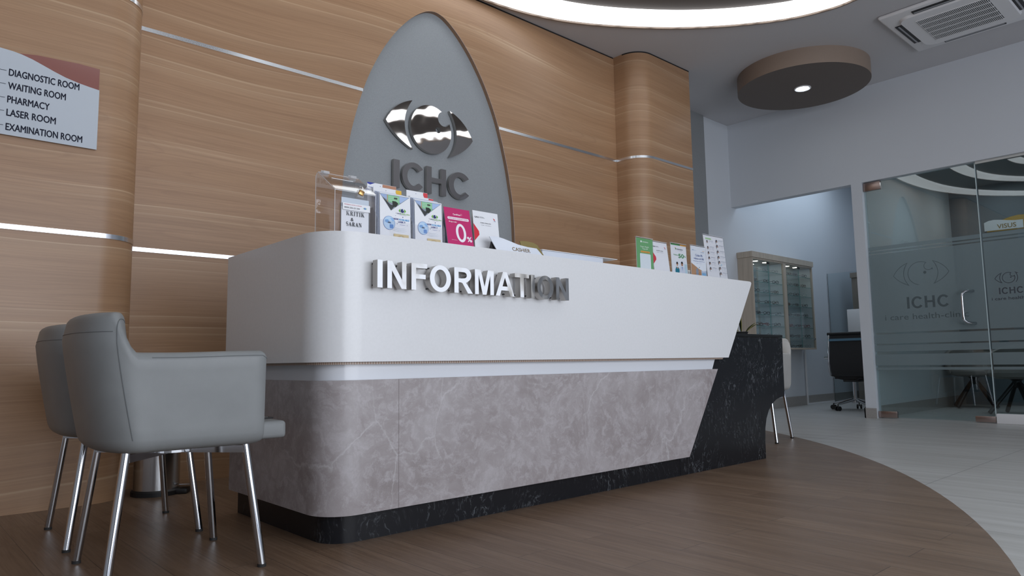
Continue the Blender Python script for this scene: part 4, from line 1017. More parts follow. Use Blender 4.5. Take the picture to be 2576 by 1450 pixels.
# ---- leaflets in two clear holders
def leaflet_art(A):
    w, h = A.w, A.h
    A.poly('8a93a0', [(0.0, h-0.004), (w*0.98, h-0.004), (w*0.36, h*0.66)])
    A.poly('9fb4d8', [(0.004, h-0.005), (w*0.45, h-0.005), (w*0.38, h*0.82), (w*0.06, h*0.93)])
    A.poly('a9c0e4', [(w*0.60, h-0.006), (w*0.95, h-0.006), (w*0.68, h*0.84), (w*0.60, h*0.86)])
    A.poly('8cc79a', [(w*0.26, h*0.97), (w*0.64, h*0.97), (w*0.64, h*0.80), (w*0.28, h*0.83)])
    for k in range(3): A.rect('a8d8b0', w*0.29, w*0.62, h*(0.86+0.035*k), h*(0.862+0.035*k)+0.003)
    A.rect('3a4638', w*0.46, w*0.57, h*0.90, h*0.935)
    A.poly('35383a', [(w*0.10, h*0.905), (w*0.20, h*0.855), (w*0.30, h*0.80), (w*0.36, h*0.775), (w*0.50, h*0.775), (w*0.36, h*0.665)])
    A.poly('1d241c', [(w*0.40, h*0.86), (w*0.52, h*0.86), (w*0.60, h*0.82), (w*0.52, h*0.745), (w*0.42, h*0.74)])
    A.rect('c9a640', w*0.235, w*0.255, h*0.83, h*0.97)
    A.eye(w*0.73, h*0.685, w*0.30, '69b42d', '1f2d6a')
    A.text('3b3f6a', 'i care', w*0.52, h*0.612, 0.0062, w*0.15, 0.02); A.text('7ab648', 'health-clinic', w*0.68, h*0.612, 0.0062, w*0.30, 0.01)
    A.text('8890a0', 'KLINIK UTAMA', w*0.64, h*0.592, 0.0026, w*0.22, 0)
    A.text('353a86', 'NOW', w*0.44, h*0.485, 0.0078, w*0.155, 0.03); A.text('5aa9e0', 'AVAILABLE', w*0.605, h*0.485, 0.0078, w*0.35, 0.03)
    A.text('353a86', 'LASIK !!', w*0.585, h*0.435, 0.0078, w*0.23, 0.03)
    for u, v, r in ((0.50, 0.57, 0.0012), (0.74, 0.555, 0.002), (0.55, 0.41, 0.0016), (0.88, 0.395, 0.0012)): A.disc('2b3a80', w*u, h*v, r)
    A.poly('4b5aa8', arc(w*0.72, h*0.40, w*0.10, 180, 360, 10, 0.0018)+arc(w*0.72, h*0.40, w*0.10, 360, 180, 10, 0.0006))
    A.disc('bcd6ee', w*0.29, h*0.405, w*0.185, h*0.135); A.ring('3e62b4', w*0.29, h*0.405, w*0.178, w*0.190) if False else None
    A.poly('4470bf', arc(w*0.29, h*0.405, w*0.19, 0, 351, 40, h*0.138), arc(w*0.29, h*0.405, w*0.182, 360, 9, 40, h*0.132))
    A.poly('6fa3d8', [(w*0.16, h*0.46), (w*0.25, h*0.47), (w*0.30, h*0.43), (w*0.36, h*0.41), (w*0.34, h*0.39), (w*0.22, h*0.40), (w*0.15, h*0.42)])
    A.rrect('5c8fd0', w*0.30, w*0.42, h*0.30, h*0.38, 0.003); A.poly('8fb9e6', [(w*0.32, h*0.50), (w*0.40, h*0.51), (w*0.45, h*0.45), (w*0.40, h*0.44)])
    A.rrect('33465e', w*0.24, w*0.33, h*0.40, h*0.425, 0.002)
    for k in range(3): A.poly('d3dae2', arc(w*0.62, h*(0.36-0.03*k), w*(0.20+0.03*k), 200, 340, 12, h*0.05)+arc(w*0.62, h*(0.36-0.03*k), w*(0.20+0.03*k), 340, 200, 12, h*0.042))
    A.poly('d8c290', [(w*0.43, 0.005), (w*0.43, h*0.20), (w*0.92, h*0.20), (w*0.92, 0.005)])
    A.poly('c2a66a', arc(w*0.67, 0.006, w*0.20, 0, 180, 14, h*0.15)); A.poly('b9cfc0', arc(w*0.67, 0.006, w*0.08, 0, 180, 12, h*0.13))
def plain_art(A, corner, left=None):
    w, h = A.w, A.h
    A.poly(corner, [(w*0.80, h-0.001), (w, h-0.001), (w, h-0.022), (w*0.84, h-0.024), (w*0.79, h-0.012)])
    if left: A.poly(left, [(0, h), (w*0.26, h), (w*0.10, h-0.010), (0, h-0.006)])
    A.disc('2b3a80', w*0.44, h-0.011, 0.0015)
    A.text('4b62b0', 'Mengapa Kami', 0.006, h-0.022, 0.004, w*0.32, 0.01) if left else None
SMOKY = m_film('smoky_acrylic', (0.5, 0.52, 0.57), 0.35)
for n, (x0, x1, yb_) in enumerate(((1.538, 1.690, 2.500), (1.716, 1.862, 2.505))):
    side_ = ('left', 'right')[n]
    hld = thing('leaflet_holder', 'clear acrylic leaflet holder %s on the counter' % ('beside the suggestion box' if n == 0 else 'beside the pink stand card'), 'leaflet holder', ((x0+x1)/2, yb_+0.03, TOP), group='leaflet holders')
    bm = bmesh.new(); box(bm, x0-0.016, x1+0.006, yb_-0.006, yb_-0.004, TOP, TOP+0.095); box(bm, x0-0.016, x1+0.006, yb_+0.052, yb_+0.054, TOP, TOP+0.15); obj('holder_body', bm, ACRYLIC, hld, True)
    sd = [(yb_-0.006, TOP), (yb_+0.054, TOP), (yb_+0.054, TOP+0.15), (yb_+0.030, TOP+0.15), (yb_-0.006, TOP+0.095)]
    for xa in (x0-0.0182, x1+0.0062):
        bm = bmesh.new(); prism(bm, sd, 'x', xa, xa+0.002); obj('holder_side', bm, SMOKY, hld, True)
    for q in range(4):
        y = yb_+0.006*q+0.001
        zt = 1.380+0.0025*q
        wx = x1-x0
        if q == 0:
            card('leaflet', 'front leaflet in the %s holder with green building photo and eye logo' % side_, 'leaflet', x0, x1, zt-0.003*n, y, 2.0, leaflet_art, None, 0.0012, group='clinic leaflets')
        else:
            card('leaflet', '%s leaflet behind the front one in the %s holder' % (('second', 'third', 'fourth')[q-1], side_), 'leaflet', x0-0.004*q, x1-0.004*q-0.012, zt, y, 2.0, lambda A: A.rect('7c86a6', 0, 0.0012, 0, A.h), None, 0.0012, paper=colm('c8cfdd'), group='clinic leaflets')
    if n == 0:
        card('leaflet', 'leaflet with yellow corner at the back of the left holder', 'leaflet', x0-0.006, x1-0.018, 1.412, yb_+0.040, 2.0, lambda A: plain_art(A, 'e8b83a'), None, 0.0012, group='clinic leaflets')
        card('leaflet', 'leaflet with dark blue corner rising behind the suggestion box', 'leaflet', x0-0.022, x1-0.030, 1.433, yb_+0.062, 2.0, lambda A: (plain_art(A, 'b98d78', '2a3a9a'), A.rect('b98468', A.w*0.52, A.w*0.98, A.h-0.014, A.h-0.001)), None, 0.0012, group='clinic leaflets', base=TOP)
    else:
        card('leaflet', 'leaflet with red corner just behind the right holder front leaflet', 'leaflet', x0-0.004, x1-0.026, 1.398, yb_+0.028, 2.0, lambda A: plain_art(A, 'd84048'), None, 0.0012, group='clinic leaflets')
        card('leaflet', 'tallest leaflet with red corner at the back of the right holder', 'leaflet', x0-0.012, x1-0.046, 1.425, yb_+0.043, 2.0, lambda A: plain_art(A, 'd84048'), None, 0.0012, group='clinic leaflets')

# ---- pink and white stand cards
def art_pink(A):
    w, h = A.w, A.h
    A.rect('c3246a', 0, w, 0.001, h)
    A.text('ffffff', 'CareNow', w*0.33, h*0.835, 0.0085, w*0.29, 0.015); A.ring('f0c8da', w*0.655, h*0.865, 0.0035, 0.0044, 20)
    A.rrect('f4eef4', w*0.10, w*0.93, h*0.725, h*0.785, h*0.029); A.text('c3246a', 'CICIL BIAYA KESEHATANMU', w*0.135, h*0.741, 0.0062, w*0.755, 0.02)
    A.text('ffffff', 'Bunga mulai', w*0.14, h*0.66, 0.0060, w*0.29, 0.015)
    A.poly('f2eef4', arc(w*0.555, h*0.43, w*0.195, 0, 354, 44, h*0.215), arc(w*0.555, h*0.43, w*0.105, 360, 6, 44, h*0.155))
    A.text('f2eef4', '%', w*0.765, h*0.245, 0.025, w*0.185, 0.035)
    A.text('f6dfe9', 'Daftar Sekarang', w*0.16, h*0.245, 0.0026, w*0.21, 0.01)
    A.disc('f4e6ee', w*0.60, h*0.085, w*0.09); A.disc('f4e6ee', w*0.815, h*0.085, w*0.09); A.text('c3246a', '50', w*0.56, h*0.07, 0.007, w*0.085, 0.02); A.text('c3246a', '0', w*0.79, h*0.07, 0.007, None, 0.02)
card('stand_card', 'pink 0% stand card on the counter right of the leaflets', 'stand card', 1.890, 2.039, 1.372, 2.497, 11, art_pink, 'foot', paper=colm('b9bccb'), group='cards on the left of the counter')
def qris(A, red_right=False, title='KLINIK UTAMA ICHC'):
    w, h = A.w, A.h
    A.text('23242c', 'QRIS', w*0.06, h*0.845, 0.0070, w*0.17, 0.03); A.rect('44464e', w*0.25, w*0.42, h*0.868, h*0.874); A.rect('44464e', w*0.25, w*0.46, h*0.852, h*0.857)
    A.poly('d23a4a', [(w*0.80, h*0.885), (w*0.86, h*0.865), (w*0.88, h*0.83), (w*0.83, h*0.845)]); A.rect('2c3c8a', w*0.83, w*0.90, h*0.815, h*0.823)
    A.text('2c2d36', title, w*0.28, h*0.735, 0.0048, w*0.42, 0.015); A.text('80828c', 'NMID : ID1020044', w*0.30, h*0.69, 0.003, w*0.40, 0.0)
    A.poly('d8283c', [(w*0.00, h*0.71), (w*0.19, h*0.55), (w*0.20, h*0.47), (w*0.00, h*0.33)])
    A.text('7a7c86', 'SATU QRIS UNTUK SEMUA', w*0.34, h*0.12, 0.003, w*0.44, 0.0)
    if red_right: A.poly('d0303f', [(w, 0.001), (w, h*0.12), (w*0.84, 0.001)])
card('stand_card', 'white stand card with red arrow behind the CASHIER sign', 'stand card', 2.094, 2.252, 1.391, 2.556, 6, lambda A: qris(A), 'foot', group='cards on the left of the counter')

# ---- cashier sign: two bent plates
cs = thing('cashier_sign', 'white CASHIER table sign with wavy top and gold rear plate', 'sign', (2.30, 2.48, TOP))
wv = [(2.133, 1.262), (2.16, 1.2655), (2.19, 1.2655), (2.22, 1.261), (2.26, 1.251), (2.31, 1.238), (2.37, 1.231), (2.433, 1.2295)]
bm = bmesh.new(); prism(bm, [(2.168, TOP+0.0005), (2.482, TOP+0.0005)]+wv[::-1], 'y', 2.470, 2.473)
bmesh.ops.rotate(bm, verts=bm.verts, cent=(2.3, 2.470, TOP), matrix=Matrix.Rotation(R(-20), 3, 'X')); obj('front_plate', bm, flat((0.72, 0.76, 0.84), 0.14, name='gloss_white_plate'), cs, True)
bm = bmesh.new(); text_bm('CASHIER', 0.0205, 0.012, 0.118, 'LEFT', at(FRONT, 2.262, 2.4692, 1.1995), 0, bm)
bmesh.ops.rotate(bm, verts=bm.verts, cent=(2.3, 2.470, TOP), matrix=Matrix.Rotation(R(-20), 3, 'X')); GOLD = flat((0.25, 0.17, 0.075), 0.35, 0.4, 'gold_print'); obj('lettering', bm, GOLD, cs, True)
bm = bmesh.new(); prism(bm, [(2.335, TOP+0.001), (2.492, TOP+0.001), (2.452, 1.252), (2.43, 1.262), (2.39, 1.266), (2.352, 1.264), (2.335, 1.26)], 'y', 2.477, 2.481)
bmesh.ops.rotate(bm, verts=bm.verts, cent=(2.3, 2.477, TOP), matrix=Matrix.Rotation(R(-20), 3, 'X')); obj('rear_plate', bm, flat((0.27, 0.21, 0.075), 0.35, 0.3, 'gold_plate'), cs, True)
bm = bmesh.new(); prism(bm, [(2.484, TOP+0.0005), (2.54, TOP+0.0005), (2.512, 1.235)], 'x', 2.150, 2.172); obj('foot_wedge', bm, BLACK, cs, True)
tr = thing('paper_tray', 'low white tray lying on the counter right of the CASHIER sign', 'tray', (2.86, 2.60, TOP))
bm = bmesh.new(); box(bm, 2.54, 3.02, 2.56, 2.72, TOP, 1.238, bev=0.004); obj('tray_body', bm, flat((0.66, 0.70, 0.78), 0.3, name='cool_white_box'), tr, True)
bm = bmesh.new(); box(bm, 2.535, 3.14, 2.555, 2.725, 1.2385, 1.2415, bev=0.001); obj('lid', bm, WHITE, tr, True)

# ---- five cards on the right
def art_green(A):
    w, h = A.w, A.h
    A.rect('6aab6e', 0, w, 0.001, h); A.poly('e6b24c', [(0, 0.001), (w, 0.001), (w, h*0.12)]+arc(w*0.5, h*0.13, w*0.5, -20, -160, 14, h*0.11)+[(0, h*0.14)])
    A.poly('6fb26c', [(0, h*0.14), (w, h*0.12)]+arc(w*0.5, h*0.13, w*0.5, -20, -160, 14, h*0.06)) if False else None
    A.disc('ffffff', w*0.29, h*0.905, 0.006); A.text('f0f6ee', 'indodana', w*0.36, h*0.885, 0.0085, w*0.36, 0.015)
    A.text('eef6ea', 'Cepat, Mudah,', w*0.23, h*0.745, 0.0085, w*0.54, 0.01); A.text('eef6ea', 'Tanpa DP', w*0.34, h*0.685, 0.0085, w*0.34, 0.01)
    A.rrect('e7a544', w*0.24, w*0.80, h*0.590, h*0.640, 0.004); A.text('4f4a20', 'Scan untuk pengajuan', w*0.29, h*0.602, 0.0042, w*0.46, 0.01)
    A.rrect('e2ebef', w*0.19, w*0.84, h*0.105, h*0.565, 0.006)
    A.text('55616a', 'SCAN DI SINI', w*0.37, h*0.125, 0.003, w*0.34, 0.0)
card('stand_card', 'green stand card, leftmost of the five at the right end', 'stand card', 3.248, 3.404, 1.374, 2.50, 0.5, art_green, 'acrylic', group='cards on the right end of the counter')
card('stand_card', 'white stand card with red left edge beside the green card', 'stand card', 3.421, 3.578, 1.372, 2.503, 6.5, lambda A: qris(A, True, 'KLINIK CARE'), 'acrylic', group='cards on the right end of the counter')
def art_50(A):
    w, h = A.w, A.h
    A.rect('3d8a4c', 0, w*0.60, h-0.008, h); A.rect('d89b46', w*0.60, w, h-0.008, h)
    A.rect('e6ebf1', 0, w, 0.001, h*0.5)
    A.disc('3d9a54', w*0.31, h*0.855, 0.005); A.disc('f0a030', w*0.285, h*0.885, 0.003); A.text('3b4a55', 'indodana', w*0.38, h*0.835, 0.0085, w*0.38, 0.015); A.text('9aa4ae', 'PAYLATER', w*0.42, h*0.80, 0.003, w*0.30, 0)
    A.text('6fae7c', 'Diskon', w*0.15, h*0.655, 0.0085, w*0.28, 0.01); A.text('3f9253', '50', w*0.46, h*0.595, 0.026, w*0.34, 0.035); A.text('5aa56a', '%', w*0.81, h*0.625, 0.012, w*0.12, 0.01)
    A.rect('bcd6e2', w*0.80, w*0.97, 0.001, h*0.42)
    # two standing staff in the printed photo
    A.poly('1f7d93', [(w*0.20, 0.001), (w*0.19, h*0.22), (w*0.26, h*0.31), (w*0.40, h*0.31), (w*0.46, h*0.24), (w*0.44, 0.001)]); A.poly('c99a80', [(w*0.28, h*0.31), (w*0.34, h*0.25), (w*0.39, h*0.31)])
    A.disc('c9997c', w*0.335, h*0.395, w*0.052, h*0.052); A.poly('2a211f', arc(w*0.335, h*0.405, w*0.062, 0, 180, 12, h*0.062)); A.poly('c99a80', [(w*0.17, h*0.14), (w*0.42, h*0.11), (w*0.42, h*0.08), (w*0.17, h*0.09)])
    A.poly('d3dbe8', [(w*0.48, 0.001), (w*0.47, h*0.27), (w*0.56, h*0.33), (w*0.74, h*0.33), (w*0.84, h*0.25), (w*0.83, 0.001)]); A.poly('8fa3c8', [(w*0.61, h*0.33), (w*0.65, h*0.20), (w*0.69, h*0.33)])
    A.disc('a97d64', w*0.65, h*0.415, w*0.062, h*0.062); A.poly('1d1a1a', arc(w*0.65, h*0.43, w*0.066, 0, 180, 12, h*0.06))
card('stand_card', 'white Diskon 50% stand card with two printed medical staff', 'stand card', 3.594, 3.756, 1.376, 2.50, 2, art_50, 'acrylic', group='cards on the right end of the counter')
def art_cic(A):
    w, h = A.w, A.h
    A.rect('b78a62', 0, w, 0.001, h*0.50); A.poly('8a94a4', [(w*0.30, 0.02), (w*0.30, h*0.30), (w*0.40, h*0.36), (w*0.46, h*0.30), (w*0.46, 0.02)])
    A.rect('b9c9dc', w*0.66, w, 0.001, h*0.33); A.rect('7fb2d8', w*0.70, w*0.96, h*0.05, h*0.22); A.rect('dfe6ee', w*0.22, w*0.64, h*0.03, h*0.11)
    A.poly('e9eef4', [(0, h), (w, h), (w, h*0.30), (w*0.80, h*0.27), (w*0.5, h*0.33), (w*0.15, h*0.44), (0, h*0.49)])
    A.text('3a7fb4', 'QRIS', w*0.08, h*0.865, 0.0065, w*0.13, 0.02); A.rect('4a90c0', w*0.22, w*0.36, h*0.87, h*0.875); A.text('2d5d9a', 'mandiri', w*0.66, h*0.825, 0.0065, w*0.22, 0.01); A.poly('e39a3a', arc(w*0.84, h*0.868, w*0.08, 0, 180, 10, h*0.018)+arc(w*0.84, h*0.868, w*0.08, 180, 0, 10, h*0.008))
    A.text('2b4d96', 'Cicilan 0%', w*0.29, h*0.70, 0.0145, w*0.48, 0.02); A.text('2b4d96', '+diskon s/d 30%', w*0.18, h*0.605, 0.0125, w*0.68, 0.02); A.text('4a68a8', 'Tidak ada biaya tambahan lainnya', w*0.12, h*0.545, 0.0055, w*0.78, 0.01)
    A.text('9aa6c0', 'S&K berlaku', w*0.33, h*0.485, 0.0035, w*0.38, 0); A.disc('2f7f96', w*0.52, h*0.37, 0.004)
card('stand_card', 'white and blue Cicilan 0% stand card with printed interior photo', 'stand card', 3.798, 3.966, 1.382, 2.50, 0.5, art_cic, 'acrylic', group='cards on the right end of the counter')
def art_doc(A):
    w, h = A.w, A.h; rn = random.Random(4)
    A.rrect('b9dca8', w*0.08, w*0.38, h*0.915, h*0.95, 0.004); A.text('6aa858', 'DOKTER', w*0.12, h*0.923, 0.0055, w*0.22, 0.02)
    for col, vs in ((0, (0.85, 0.72, 0.605, 0.495, 0.38, 0.265)), (1, (0.885, 0.775, 0.655, 0.535, 0.425, 0.295, 0.18))):
        for v in vs:
            u = w*(0.16+0.46*col)
            A.poly('39404e', arc(u, h*v+0.003, 0.009, 0, 180, 12, 0.012)+arc(u, h*v+0.003, 0.009, 180, 360, 12, 0.008)); A.disc('c39e8c', u, h*v+0.003, 0.0052, 0.007); A.poly('dfe4ea', arc(u, h*v-0.011, 0.0095, 0, 180, 12, 0.008)); A.disc('2f3440', u, h*v+0.010, 0.006, 0.0045)
            A.rect('6f7890', u+w*0.09, u+w*(0.30 if col == 0 else 0.34), h*v+0.012, h*v+0.0135)
            for r in range(rn.choice((2, 3, 4))): A.rect('aeb4c4', u+w*0.09, u+w*0.13, h*v+0.006-r*0.006, h*v+0.007-r*0.006); A.rect('b6bccb', u+w*0.19, u+w*0.30, h*v+0.006-r*0.006, h*v+0.007-r*0.006)
    A.disc('58b4d4', w*0.70, h*0.385, 0.004); A.rect('7fb0c8', w*0.52, w*0.78, h*0.045, h*0.049)
card('stand_card', 'tallest white stand card with doctor portraits, rightmost on the counter', 'stand card', 4.012, 4.252, 1.480, 2.515, 5, art_doc, 'acrylic', group='cards on the right end of the counter')
cb = thing('card_box', 'tiny grey card box between the Diskon and Cicilan cards', 'box', (3.795, 2.53, TOP))
bm = bmesh.new(); box(bm, -0.018, 0.012, -0.02, 0.03, 0, 0.048, bev=0.002); obj('box_body', bm, colm('a8aaa8'), cb)
bm = bmesh.new(); box(bm, -0.016, 0.010, -0.018, 0.028, 0.0482, 0.058); obj('card_stack', bm, colm('c9c9c4'), cb)

# ================================================================== PLANT ON THE SIDE COUNTER
pt = thing('snake_plant', 'small snake plant with yellow-edged leaves on the black side counter', 'plant', (5.02-0.10, 2.92, 0.828))
pt.location = (4.725, 2.72, 0.828)
bm = bmesh.new(); lathe(bm, [(0, 0), (0.045, 0), (0.058, 0.03), (0.056, 0.034), (0, 0.034)], 28); obj('pot', bm, BLACK, pt)
LEAF = flat((0.035, 0.065, 0.035), 0.45, name='leaf_green'); LEAFY = flat((0.45, 0.42, 0.14), 0.45, name='leaf_edge')
rn = random.Random(3)
for k, (dx, dy, L_, b) in enumerate(((0.012, 0.0, 0.185, -0.08), (0.03, -0.02, 0.155, 1.10), (0.02, -0.03, 0.125, 0.92), (-0.03, 0.02, 0.16, -0.5), (0.0, 0.03, 0.17, 0.1), (-0.04, -0.02, 0.10, -0.9))):
    dirv = Vector((1, -0.35, 0)).normalized() if k < 3 else Vector((math.cos(k), math.sin(k), 0)); wv_ = Vector((-dirv.y, dirv.x, 0))
    bmL = bmesh.new(); rows = []
    n = 12
    for i in range(n+1):
        s_ = i/n; bend = b*(0.72+0.28*s_)
        c_ = Vector((dx, dy, 0.025))+dirv*(L_*s_*math.sin(bend) if abs(bend) > 1e-6 else 0)+Vector((0, 0, L_*s_*math.cos(bend)))
        hw_ = 0.016*min(1, (0.35+s_*1.6))*(1-max(0, (s_-0.45)/0.55)**1.6)+0.0004
        lift = dirv*0.004
        rows.append([bmL.verts.new(c_+wv_*hw_*q+lift*(abs(q)*abs(q))) for q in (-1, -0.66, 0, 0.66, 1)])
    for a_, b_ in zip(rows, rows[1:]):
        for q in range(4):
            f = bmL.faces.new((a_[q], a_[q+1], b_[q+1], b_[q])); f.material_index = 1 if q in (0, 3) else 0
    bmesh.ops.solidify(bmL, geom=bmL.faces, thickness=0.0016)
    obj('leaf', bmL, [LEAF, LEAFY], pt)

# ================================================================== SPECTACLE CABINET
CX0, CX1, CYF, CYB, CZ0, CZ1 = 8.285, 9.965, 4.548, 4.757, 0.785, 2.04
cab = thing('display_cabinet', 'pale wood wall cabinet with two glazed bays full of spectacles', 'cabinet', (9.125, 4.65, 0.785))
bm = bmesh.new(); box(bm, CX0, CX0+0.022, CYF+0.004, CYB, CZ0, 1.965); box(bm, CX1-0.022, CX1, CYF+0.004, CYB, CZ0, 1.965); box(bm, CX0+0.022, CX1-0.022, CYF+0.004, CYB, CZ0, CZ0+0.022)
box(bm, CX0+0.022, CX1-0.022, CYF+0.004, CYB, 1.943, 1.965); obj('carcass', bm, OAK, cab, True)
bm = bmesh.new(); box(bm, 9.102, 9.172, CYF, CYB-0.002, CZ0+0.022, 1.943); obj('divider', bm, OAK, cab, True)
bm = bmesh.new(); box(bm, CX0-0.012, CX1+0.022, CYF-0.006, CYB, 1.966, CZ1); obj('crown', bm, OAK, cab, True)
BACKM = flat((0.66, 0.74, 0.77), 0.08, 0.75, 'mirror_back'); PALE_REFLECT = m_speckle('pale_reflection', (0.62, 0.67, 0.69), 0.01, 60, 0.3)
for bi, (a, b) in enumerate(((CX0+0.022, 9.102), (9.172, CX1-0.022))):
    bm = bmesh.new(); box(bm, a, b, CYB-0.008, CYB-0.003, CZ0+0.022, 1.943); obj('back_panel', bm, BACKM, cab, True)
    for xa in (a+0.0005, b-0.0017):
        bm = bmesh.new(); box(bm, xa, xa+0.0012, CYF+0.03, CYB-0.009, CZ0+0.023, 1.942); obj('side_reflection', bm, PALE_REFLECT, cab, True)  # added pale sheets, their colour stands in for mirror reflections on the inner sides
    for z in (1.803, 1.660, 1.525, 1.381, 1.235, 1.088, 0.945):
        bm = bmesh.new(); box(bm, a+0.002, b-0.002, CYF+0.028, CYB-0.010, z-0.006, z, 0); sh_ = obj('shelf', bm, GLASS_CLEAR, cab, True)
        bm = bmesh.new(); box(bm, a+0.002, b-0.002, CYF+0.0265, CYF+0.0279, z-0.006, z); obj('shelf_edge', bm, GLASS_EDGE, sh_, True)
    m_ = (a+b)/2
    for p, (u0, u1) in enumerate(((a+0.004, m_-0.0015), (m_+0.0015, b-0.004))):
        bm = bmesh.new(); box(bm, u0, u1, CYF+0.010, CYF+0.014, CZ0+0.026, 1.938); dr = obj('glass_door', bm, GLASS_CLEAR, cab, True)
        bm = bmesh.new(); ue = u1 if p == 0 else u0; box(bm, ue-0.0012, ue+0.0012, CYF+0.0095, CYF+0.0145, CZ0+0.026, 1.938); obj('door_edge', bm, GLASS_EDGE, dr, True)
        bm = bmesh.new(); box(bm, ue-0.03*(1 if p == 0 else -0.15), ue+0.03*(0.15 if p == 0 else 1), CYF+0.006, CYF+0.018, 1.905, 1.930); obj('door_clip', bm, BLACK, dr, True)
    for u in (a+(b-a)*0.30, a+(b-a)*0.62):
        bm = bmesh.new(); lathe(bm, [(0.0, 1.9415), (0.032, 1.9415), (0.034, 1.944)], 20, (u, 4.65, 0)); obj('cabinet_lamp', bm, emit((1.0, 0.90, 0.76), 16.0, 'cabinet_glow'), cab, True)
bm = bmesh.new(); tube(bm, [(9.905, CYF-0.012, 0.93), (9.905, CYF+0.01, 0.93)], 0.014, 16); obj('lock', bm, CHROME, cab, True)

GLS = [flat((0.015, 0.015, 0.018), 0.3, name='black_rim'), flat((0.10, 0.05, 0.035), 0.3, name='tortoise_rim'), flat((0.25, 0.03, 0.03), 0.3, name='red_rim'), flat((0.36, 0.37, 0.40), 0.25, 1.0, 'steel_rim')]
GN = ['black-rimmed', 'brown-rimmed', 'red-rimmed', 'thin steel-rimmed']
def spectacles(style):
    t = thing('spectacles', '', 'spectacles'); bm = bmesh.new(); r = 0.0030 if style != 3 else 0.0018
    for s_ in (-1, 1):
        pts = [(s_*0.034+0.026*math.cos(a)*(1.0 if style % 2 else 1.04), -0.0, 0.024+0.019*math.copysign(abs(math.sin(a))**0.75, math.sin(a))) for a in [2*PI*i/20 for i in range(21)]]
        tube(bm, pts, r, 6, caps=False)
    tube(bm, [(-0.010, 0, 0.028), (0, -0.002, 0.031), (0.010, 0, 0.028)], r, 6)
    obj('front_rim', bm, GLS[style], t)
    bm = bmesh.new()
    for s_ in (-1, 1):
        bm = bmesh.new(); tube(bm, [(s_*0.061, 0, 0.032), (s_*0.067, 0.006, 0.032), (s_*0.068, 0.075, 0.030), (s_*0.066, 0.105, 0.010)], r, 6); obj('temple', bm, GLS[style], t)
    return t
protos = [spectacles(i) for i in range(4)]; used = [False]*4
rn = random.Random(11); ORD = ['first', 'second', 'third', 'fourth', 'fifth', 'sixth', 'seventh', 'bottom']
for bi, (a, b) in enumerate(((CX0+0.022, 9.102), (9.172, CX1-0.022))):
    zs = [1.803, 1.660, 1.525, 1.381, 1.235, 1.088, 0.945, CZ0+0.022]
    for si, z in enumerate(zs):
        for k in range(3):
            st_ = rn.choice((0, 0, 0, 1, 1, 2, 3, 3))
            src = protos[st_]
            if used[st_]: o = copy_tree(src)
            else: o = src; used[st_] = True
            w = (b-a-0.04)/3
            o.location = (a+0.02+w*(k+0.5)+rn.uniform(-0.03, 0.03), CYF+0.045+rn.uniform(0, 0.01), z+0.0015); o.rotation_euler = (0, 0, rn.uniform(-0.22, 0.22))
            o['label'] = '%s spectacles, %s from left, %s, %s bay of cabinet' % (GN[st_], ORD[k], 'bottom board' if si == 7 else ORD[si]+' shelf from top', ('left', 'right')[bi])
            o['group'] = 'spectacles in the display cabinet'

cd = thing('cable_trunking', 'thin white cable trunking under the spectacle cabinet down to the floor', 'cable trunking', (10.0, 4.74, 0))
bm = bmesh.new(); box(bm, 9.985, 10.01, 4.732, 4.747, 0.0, 0.785); box(bm, 10.01, 10.86, 4.732, 4.747, -0.002, 0.022); obj('trunking', bm, WHITE, cd, True)

# ================================================================== ROOM BEHIND THE DOORWAY
gp = thing('glass_partition', 'clear glass partition standing against the rear wall behind the office chair', 'glass panel', (10.9, 4.3, 0))
bm = bmesh.new(); box(bm, 10.895, 10.905, 3.55, 4.745, -0.003, 1.955); obj('glass_pane', bm, m_pane('grey_glass', (0.88, 0.92, 0.93), 0.05), gp, True)
bm = bmesh.new(); box(bm, 10.894, 10.906, 4.745, 4.749, -0.003, 1.958); obj('edge_profile', bm, STEEL, gp, True)
bc = thing('tall_cabinet', 'brown wooden cabinet behind the glass partition', 'cabinet', (11.55, 4.2, 0))
bm = bmesh.new(); box(bm, 11.3, 11.8, 3.5, 4.55, -0.003, 1.90); obj('cabinet_body', bm, BROWN_CAB, bc, True)
bm = bmesh.new(); box(bm, 11.285, 11.8, 3.5, 4.565, 1.901, 1.98); obj('crown', bm, BROWN_CAB, bc, True)
dk = thing('office_desk', 'pale wood desk behind the black office chair', 'desk', (10.1, 4.0, 0))
bm = bmesh.new(); box(bm, 10.02, 10.65, 3.42, 3.98, 0.72, 0.745); obj('desk_top', bm, OAK, dk, True)
bm = bmesh.new(); box(bm, 10.05, 10.60, 3.50, 3.96, -0.003, 0.719); obj('pedestal', bm, OAK, dk, True)
mo = thing('monitor', 'white monitor standing on the desk behind the office chair', 'monitor', (10.3, 3.9, 0.745))
bm = bmesh.new(); box(bm, 10.30, 10.335, 3.62, 4.24, 0.93, 1.345, bev=0.006); obj('screen_housing', bm, WHITE, mo, True)
bm = bmesh.new(); box(bm, 10.32, 10.35, 3.82, 3.90, 0.755, 0.95); obj('neck', bm, WHITE, mo, True)
bm = bmesh.new(); box(bm, 10.22, 10.45, 3.72, 3.975, 0.7455, 0.757, bev=0.003); obj('monitor_base', bm, WHITE, mo, True)

